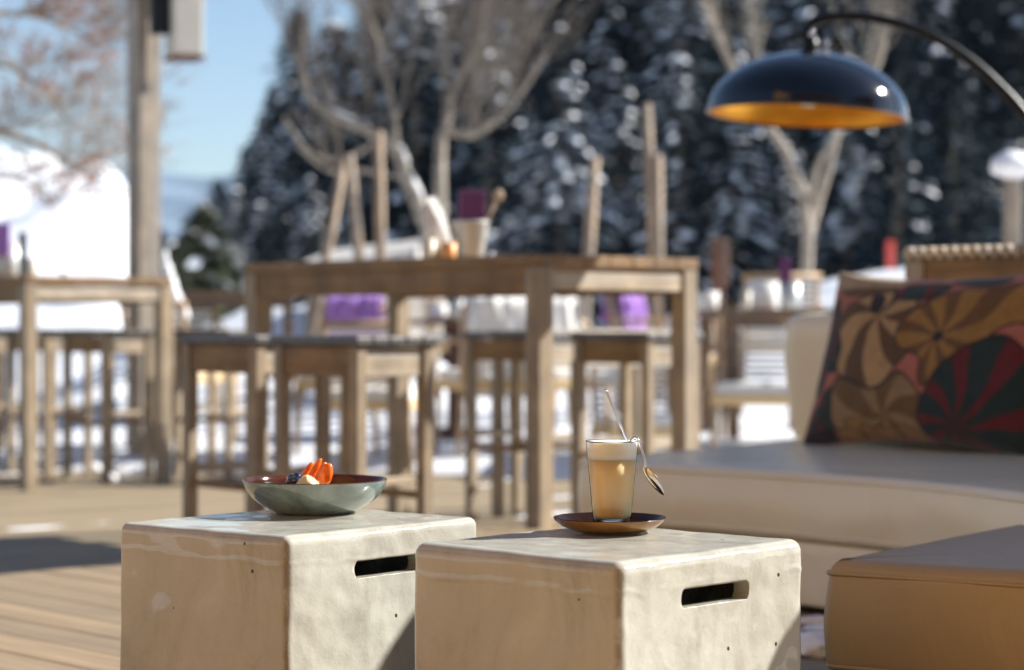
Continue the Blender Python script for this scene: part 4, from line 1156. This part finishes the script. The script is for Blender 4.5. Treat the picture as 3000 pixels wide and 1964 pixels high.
# ------------------------------------------------------------------ spruces
def spruce(name, H, Rr, seed, mats, needle_n=34, snow=.5):
    rng = random.Random(seed)
    t = bpy.data.objects.new(name, None); col.objects.link(t)
    mb = MB(); mb.tube([(0, 0, -.5), (0, 0, H*.5), (rng.uniform(-.1, .1), 0, H*.985)], [H*.018+.05, H*.012+.02, .01], 7)
    mb.build('trunk', M['bark'], t, True)
    nv, nf, sv, sf = [], [], [], []
    z = H*.06
    while z < H*.985:
        q = z/H; Lb = Rr*(1-q)**.80*(1+.12*rng.uniform(-1, 1))+.10
        k = int(6+5*(1-q)); ph = rng.uniform(0, 6.28)
        for b in range(k):
            if rng.random() < .08: continue
            a = ph+2*math.pi*b/k+rng.uniform(-.25, .25); L = Lb*rng.uniform(.72, 1.12); droop = .30+.35*(1-q)
            ca, sa = math.cos(a), math.sin(a)
            nseg = max(3, int(L/.30))
            for s_ in range(1, nseg+1):
                f = s_/nseg; r = L*f; zz = z+.25*r*(q-.3)-droop*r*f*.55+.06*math.sin(f*5)
                w = (.42*(1-f)+.16)*min(1.0, L)*1.0
                if rng.random() < snow*2.2*S(noise.noise(Vector((r*ca*.55+seed, r*sa*.55, z*.55))), -.15, .30) and f > .2:
                    g0 = (s_-.9)/nseg; r0_ = L*g0; z0_ = z+.25*r0_*(q-.3)-droop*r0_*g0*.55+.09; z1_ = zz+.09; ws = w*rng.uniform(.5, 1.05)+.04
                    n = len(sv); rm_ = (r+r0_)/2
                    sv += [(r0_*ca+ws*sa, r0_*sa-ws*ca, z0_-.05), (r0_*ca-ws*sa, r0_*sa+ws*ca, z0_-.05), (r*ca-ws*.7*sa, r*sa+ws*.7*ca, z1_-.06), (r*ca+ws*.7*sa, r*sa-ws*.7*ca, z1_-.06), (rm_*ca, rm_*sa, (z0_+z1_)/2+.07)]
                    sf += [(n+1, n, n+4), (n+2, n+1, n+4), (n+3, n+2, n+4), (n, n+3, n+4)]
                for m_ in range(4):
                    cx = r*ca+rng.uniform(-w, w)*-sa; cy = r*sa+rng.uniform(-w, w)*ca; cz = zz+rng.uniform(-.13, .05)
                    sx = rng.uniform(.13, .26); th = a+rng.uniform(-.9, .9); dx, dy = math.cos(th)*sx, math.sin(th)*sx
                    ex, ey = -math.sin(th)*sx*.42, math.cos(th)*sx*.42; dz = -rng.uniform(.02, .16)
                    n = len(nv)
                    nv += [(cx-dx-ex, cy-dy-ey, cz-dz*.3), (cx+dx-ex, cy+dy-ey, cz+dz), (cx+dx*1.1+ex, cy+dy*1.1+ey, cz+dz*1.3), (cx-dx*.8+ex, cy-dy*.8+ey, cz-.02)]
                    nf.append((n, n+1, n+2, n+3))
                    if rng.random() < snow*(.35+.65*f)*.035:
                        n = len(sv); h = .035+rng.random()*.04; kx = rng.uniform(.5, 1.1)
                        sv += [(cx-dx*kx-ex*kx, cy-dy*kx-ey*kx, cz+.02), (cx+dx*kx-ex*kx, cy+dy*kx-ey*kx, cz+dz*.7+.02), (cx+dx*kx+ex*kx, cy+dy*kx+ey*kx, cz+dz*.8+.02), (cx-dx*kx+ex*kx, cy-dy*kx+ey*kx, cz+.02), (cx, cy, cz+h+dz*.3)]
                        sf += [(n, n+1, n+4), (n+1, n+2, n+4), (n+2, n+3, n+4), (n+3, n, n+4)]
        z += .26+.20*(1-q)
    mb = MB(); mb.add(nv, nf); mb.build('crown', mats[0], t)
    if sf: mb = MB(); mb.add(sv, sf); mb.build('snow_load', M['snowwhite'], t)
    return t
protos = [spruce('spruce', 9.0, 2.7, 11, [M['needle']], snow=.66), spruce('spruce', 11.0, 3.0, 12, [M['needle']], snow=.72),
          spruce('spruce', 10.0, 2.5, 13, [M['needle']], snow=.6),
          spruce('spruce', 9.0, 2.8, 14, [M['needle']], snow=.16), spruce('spruce', 11.0, 3.0, 15, [M['needle']], snow=.12)]
small = spruce('spruce', 3.4, .95, 21, [M['needle2']], snow=.15)
used = set()
FG = 'dark snowy spruces of the forest behind the terrace'
def put_spruce(k, u, Y, H, label=None, rot=None, grp=FG, p=None):
    src = p if p is not None else protos[k]
    base = {0: 9.0, 1: 11.0, 2: 10.0, 3: 9.0, 4: 11.0}.get(k, 3.4) if p is None else 3.4
    o = src if src.name not in used else copy_tree(src)
    used.add(o.name)
    x = (u-1500)/F*Y; gz = ground_h(x, min(Y, 58)) if Y < 60 else ground_h(x, 58)*(1-S(Y, 58, 70))+S(Y, 62, 150)*26*S(x, -22, 4)-.3
    s_ = H/base; o.location = (x, Y, gz-.1); o.scale = (s_, s_, s_)
    o.rotation_euler = (0, 0, rot if rot is not None else (u*.37+Y) % 6.28)
    return tag(o, label or 'dark spruce with snow-dusted branches in the dense forest behind the terrace', 'spruce', grp)
put_spruce(0, 975, 52, 8.4, 'tall pointed spruce at the left end of the dark forest, top near the upper edge')
put_spruce(1, 868, 55, 8.3, 'slim spruce peak left of the tallest pointed one')
put_spruce(2, 775, 50, 5.4, 'lower spruce on the left slope of the forest edge')
put_spruce(0, 690, 48, 3.6, 'small spruce at the left foot of the forest edge')
put_spruce(1, 620, 50, 2.9, 'smallest dark spruce at the left foot of the forest, beside the sky gap')
put_spruce(2, 1120, 56, 9.6)
rng = random.Random(77)
row = [(470, 56, 3.0), (530, 60, 3.4), (585, 56, 3.6), (640, 57, 4.2), (720, 56, 4.9), (800, 57, 6.4), (560, 47, 2.2), (500, 46, 1.7), (680, 46, 2.9), (760, 47, 3.4)]
for u in range(1080, 3250, 118): row.append((u+rng.uniform(-30, 30), rng.uniform(50, 55), rng.uniform(8.6, 11.0)))
for u in range(1250, 3350, 125): row.append((u+rng.uniform(-30, 30), rng.uniform(58, 66), rng.uniform(12, 15)))
for u in range(820, 1500, 90): row.append((u+rng.uniform(-20, 20), rng.uniform(46, 50), rng.uniform(3.2, 5.4)))
for u in range(1450, 3100, 170): row.append((u+rng.uniform(-30, 30), rng.uniform(42, 47), rng.uniform(5.0, 7.5)))
for u in range(1750, 3400, 150): row.append((u+rng.uniform(-30, 30), rng.uniform(72, 85), rng.uniform(14, 18)))
seen = {}
for i, (u, Y, H) in enumerate(row):
    if 1330 < u < 1640 and Y > 57: H *= .80
    q = 'snowy' if (u < 2450 or i % 4 == 0) else 'nearly snowless'
    rowp = 'front row spruce' if Y < 49 else 'second row spruce' if Y < 57 else 'tall third row spruce' if Y < 69 else 'towering back row spruce'
    LM = [(500, 'beside the timber post'), (600, 'above the olive conifers'), (720, 'at the low left forest edge'), (820, 'left of the bare tree crown'), (920, 'under the left end of the snowy limb'), (1020, 'behind the A-shaped stakes'),
          (1120, 'behind the upright stake'), (1240, 'behind the bare tree trunk'), (1360, 'above the zinc bucket'), (1480, 'above the middle of the central table'), (1600, 'above the near corner of the central table'),
          (1735, 'behind the single stake'), (1900, 'behind the tallest stake'), (2040, 'left of the lamp shade'), (2180, 'behind the left half of the lamp shade'), (2360, 'behind the fork of the slim bare tree'),
          (2530, 'behind the right half of the lamp shade'), (2680, 'right of the lamp shade'), (2800, 'under the lamp arm'), (2950, 'above the snow-capped post'), (3120, 'just past the right edge')]
    lbl = '%s %s %s' % (q, rowp, min(LM, key=lambda t_: abs(t_[0]-u))[1])
    if lbl in seen: lbl += ', further ' + ('right' if u > seen[lbl] else 'left')
    seen.setdefault(lbl, u)
    put_spruce(i % 3 if u < 2450 or i % 4 == 0 else 3+i % 2, u, Y, H, lbl)
SG = 'young olive green conifers by the sky gap'
for (u, Y, H, lb) in ((600, 37, 3.15, 'sunlit olive conifer, tallest of the young ones right of the timber post'), (555, 38, 2.6, 'olive conifer in the middle of the sky gap right of the timber post'),
                  (510, 40, 2.3, 'thin olive conifer closest to the timber post'), (650, 39, 2.4, 'olive conifer merging into the dark forest edge')):
    put_spruce(9, u, Y, H, lb, None, SG, small)

# ------------------------------------------------------------------ bare trees
def tree_mesh(base, limbs, seed, depth=3, up=.5, shoots=None, r0=.10, spread=.7, nch=(3, 5), lens=.62, mat_trunk='bark', mat_twig='twig', snow=None, name='bare_tree', label='', cat='bare tree'):
    rng = random.Random(seed)
    t = empty(name, base, 0, label, cat)
    trunk, twig = MB(), MB()
    B = Vector(base)
    ends = []
    for P, r_a, r_b in limbs:
        P = smooth_path([Vector(p)-B for p in P], 6); n = len(P)
        P = [p+Vector((noise.noise(p*2+Vector((seed, 0, 0))), noise.noise(p*2+Vector((0, seed, 0))), 0))*.03 for p in P]
        rr = [r_a+(r_b-r_a)*i/(n-1) for i in range(n)]
        trunk.tube(P, rr, 8); ends.append((P, rr))
    def grow(p, d, L, r, dep):
        n = 5; pts = [p.copy()]; dd = d.copy()
        for k in range(n):
            dd = (dd+Vector((rng.uniform(-1, 1), rng.uniform(-1, 1), rng.uniform(-.6, 1)+up))*.16).normalized()
            pts.append(pts[-1]+dd*L/n)
        twig.tube(pts, [r*(1-.12*k) for k in range(n+1)], 5, caps=False)
        if dep <= 0: return
        for c in range(rng.randint(*nch)):
            i = rng.randint(1, n); q = pts[i]
            nd = (dd+Vector((rng.uniform(-1, 1), rng.uniform(-1, 1), rng.uniform(-.3, 1)))*spread).normalized()
            grow(q, nd, L*lens*rng.uniform(.7, 1.2), max(.0022, r*.58), dep-1)
    if shoots:
        for (li, f0, f1, cnt, L, r, dvec) in shoots:
            P, rr = ends[li]
            for c in range(cnt):
                i = int((len(P)-1)*rng.uniform(f0, f1))
                d = (Vector(dvec)+Vector((rng.uniform(-1, 1), rng.uniform(-1, 1), 0))*.45).normalized()
                grow(P[i], d, L*rng.uniform(.6, 1.25), r*rng.uniform(.7, 1.2), depth)
    trunk.build('trunk', M[mat_trunk], t, True); twig.build('crown', M[mat_twig], t)
    if snow:
        mb = MB()
        for (li, f0, f1, th) in snow:
            P, rr = ends[li]; n = len(P)
            for i in range(int(n*f0), max(int(n*f0)+1, int(n*f1))):
                if i+1 >= n: break
                if noise.noise(P[i]*5.1) < -.05: continue
                for s_ in (0, .33, .66):
                    p = P[i].lerp(P[i+1], s_)+Vector((0, 0, rr[i]*.9)); k = 1+.5*noise.noise(p*5)
                    mb.blob(p, (th*k*1.5, th*k, th*k*.7), 2, .3, 2, i)
        mb.build('snow_load', M['snowwhite'], t, True)
    return t, ends
Yb = 17.0
gb = at(1262, 900, Yb); base1 = (gb.x, gb.y, ground_h(gb.x, gb.y)-.1)
P_ = lambda u, v, dy=0: at(u, v, Yb+dy)
tree_mesh(base1, [
    ([base1, P_(1262, 700), P_(1240, 640), P_(1195, 530), P_(1165, 440), P_(1080, 385), P_(975, 335), P_(905, 270), P_(885, 170), P_(890, 60)], .070, .018),
    ([base1, P_(1285, 720, .1), P_(1288, 560, .2), P_(1290, 440, .3), P_(1300, 385, .3), P_(1370, 395, .2), P_(1440, 360), P_(1520, 290), P_(1600, 170, -.2)], .060, .016),
    ([P_(1165, 440), P_(1150, 330, .1), P_(1120, 200, .2), P_(1090, 60, .3)], .028, .012),
    ([P_(1290, 430, .3), P_(1310, 330, .3), P_(1340, 240, .2), P_(1400, 120, .1), P_(1420, -40)], .030, .012),
    ([P_(1120, 400), P_(1000, 470, .2), P_(900, 440, .2), P_(830, 340, .3)], .024, .010),
    ([P_(1190, 520), P_(1060, 500, .3), P_(960, 500, .2), P_(860, 420, .1)], .02, .009)],
    4, 2, .22, [(0, .35, .90, 13, 1.15, .0075, (-.15, 0, 1)), (1, .45, .98, 17, 1.1, .0075, (.4, 0, .9)), (2, .2, 1, 9, .9, .008, (-.1, 0, 1)), (3, .2, 1, 12, .9, .008, (.2, 0, 1)), (4, .3, .8, 3, .5, .008, (.1, 0, 1)), (5, .4, .9, 3, .4, .008, (-.1, 0, .8))],
    nch=(4, 6), spread=.9, snow=[(0, .16, .66, .027), (1, .44, .52, .03), (3, .28, .36, .04)], label='large bare pollarded tree with snow along its left limb, behind the central table')
Yb = 16.0
gb = at(2368, 900, Yb); base2 = (gb.x, gb.y, ground_h(gb.x, gb.y)-.1)
tree_mesh(base2, [
    ([base2, P_(2366, 760), P_(2358, 650), P_(2345, 560), P_(2305, 450), P_(2250, 370), P_(2180, 260), P_(2125, 160), P_(2075, 30), P_(2050, -80)], .046, .020),
    ([P_(2362, 700), P_(2390, 600, .1), P_(2425, 500, .1), P_(2450, 390, .1), P_(2500, 290, .1), P_(2570, 180, .2), P_(2600, 40, .2)], .038, .015),
    ([P_(2362, 600), P_(2400, 480, -.1), P_(2440, 400, -.1), P_(2445, 330, -.1)], .026, .012),
    ([P_(2250, 370), P_(2230, 280, .1), P_(2220, 180, .2), P_(2250, 60, .2)], .018, .008)],
    9, 2, .4, [(0, .5, .95, 6, .8, .008, (-.3, 0, 1)), (1, .5, .95, 8, .8, .008, (.3, 0, 1)), (3, .4, 1, 4, .6, .008, (.1, 0, 1))],
    nch=(3, 4), snow=[(0, .30, .42, .018), (1, .35, .55, .016), (2, .6, .8, .016)], mat_trunk='birch', mat_twig='bark', name='bare_tree', label='slim forked bare tree standing behind the arc lamp shade')
# russet-leaved tree at the far left, its trunk outside the frame
Yb = 15.5
base3 = (-4.9, 15.8, 0)
t3_, ends3 = tree_mesh(base3, [
    ([base3, (-4.7, 15.7, 1.2), P_(-200, 420), P_(-40, 385), P_(90, 415), P_(200, 480), P_(300, 530)], .06, .008),
    ([(-4.75, 15.7, 1.6), P_(-160, 250, -.2), P_(0, 190), P_(110, 245), P_(180, 330), P_(250, 400)], .030, .006),
    ([(-4.75, 15.7, 1.8), P_(-180, 60, -.3), P_(20, 40), P_(150, 60), P_(260, 120), P_(340, 230)], .030, .006),
    ([(-4.75, 15.7, 1.9), P_(-150, -60, .2), P_(60, -60), P_(220, -30), P_(330, 60)], .030, .006),
    ([(-4.7, 15.7, 1.3), P_(-120, 560, -.3), P_(20, 520, -.3), P_(110, 560, -.3), P_(170, 640, -.3)], .025, .005)],
    15, 2, -.15, [(k, .40, 1, 34 if k < 4 else 16, .50, .0038, (.35, 0, .1)) for k in range(5)], nch=(3, 5), mat_trunk='birch', mat_twig='birch',
    name='russet_tree', label='pale branched tree with sparse russet leaves at the left edge', cat='tree')
rng = random.Random(4); mb = MB()
cw = [o for o in KIDS[t3_.name] if o.name.startswith('crown')][0]
vv = [v.co.copy() for v in cw.data.vertices]
for k in range(8000):
    p = rng.choice(vv); s_ = rng.uniform(.010, .026)
    d = Vector((rng.uniform(-1, 1), rng.uniform(-1, 1), rng.uniform(-1.4, .2))).normalized(); e = d.cross(Vector((rng.random(), rng.random(), rng.random()))).normalized()
    if noise.noise(p*1.6) < -.12: continue
    mb.add([p, p+d*s_+e*s_*.5, p+d*s_*2, p+d*s_-e*s_*.5], [(0, 1, 2, 3)])
mb.build('leaves', M['leafred'], t3_)
# ------------------------------------------------------------------ air
hz = MB().box((-740, -60, -2.0), (440, 1560, 150)).build('haze', None)
hm = bpy.data.materials.new('haze'); hm.use_nodes = True
hn = hm.node_tree.nodes; hn.clear()
ho = hn.new('ShaderNodeOutputMaterial'); hv = hn.new('ShaderNodeVolumePrincipled')
hv.inputs['Color'].default_value = (.62, .78, 1.0, 1); hv.inputs['Density'].default_value = .00014
hm.node_tree.links.new(hv.outputs[0], ho.inputs['Volume'])
hz.data.materials.clear(); hz.data.materials.append(hm)
tag(hz, 'thin blue winter haze over the valley', None, None, 'stuff')
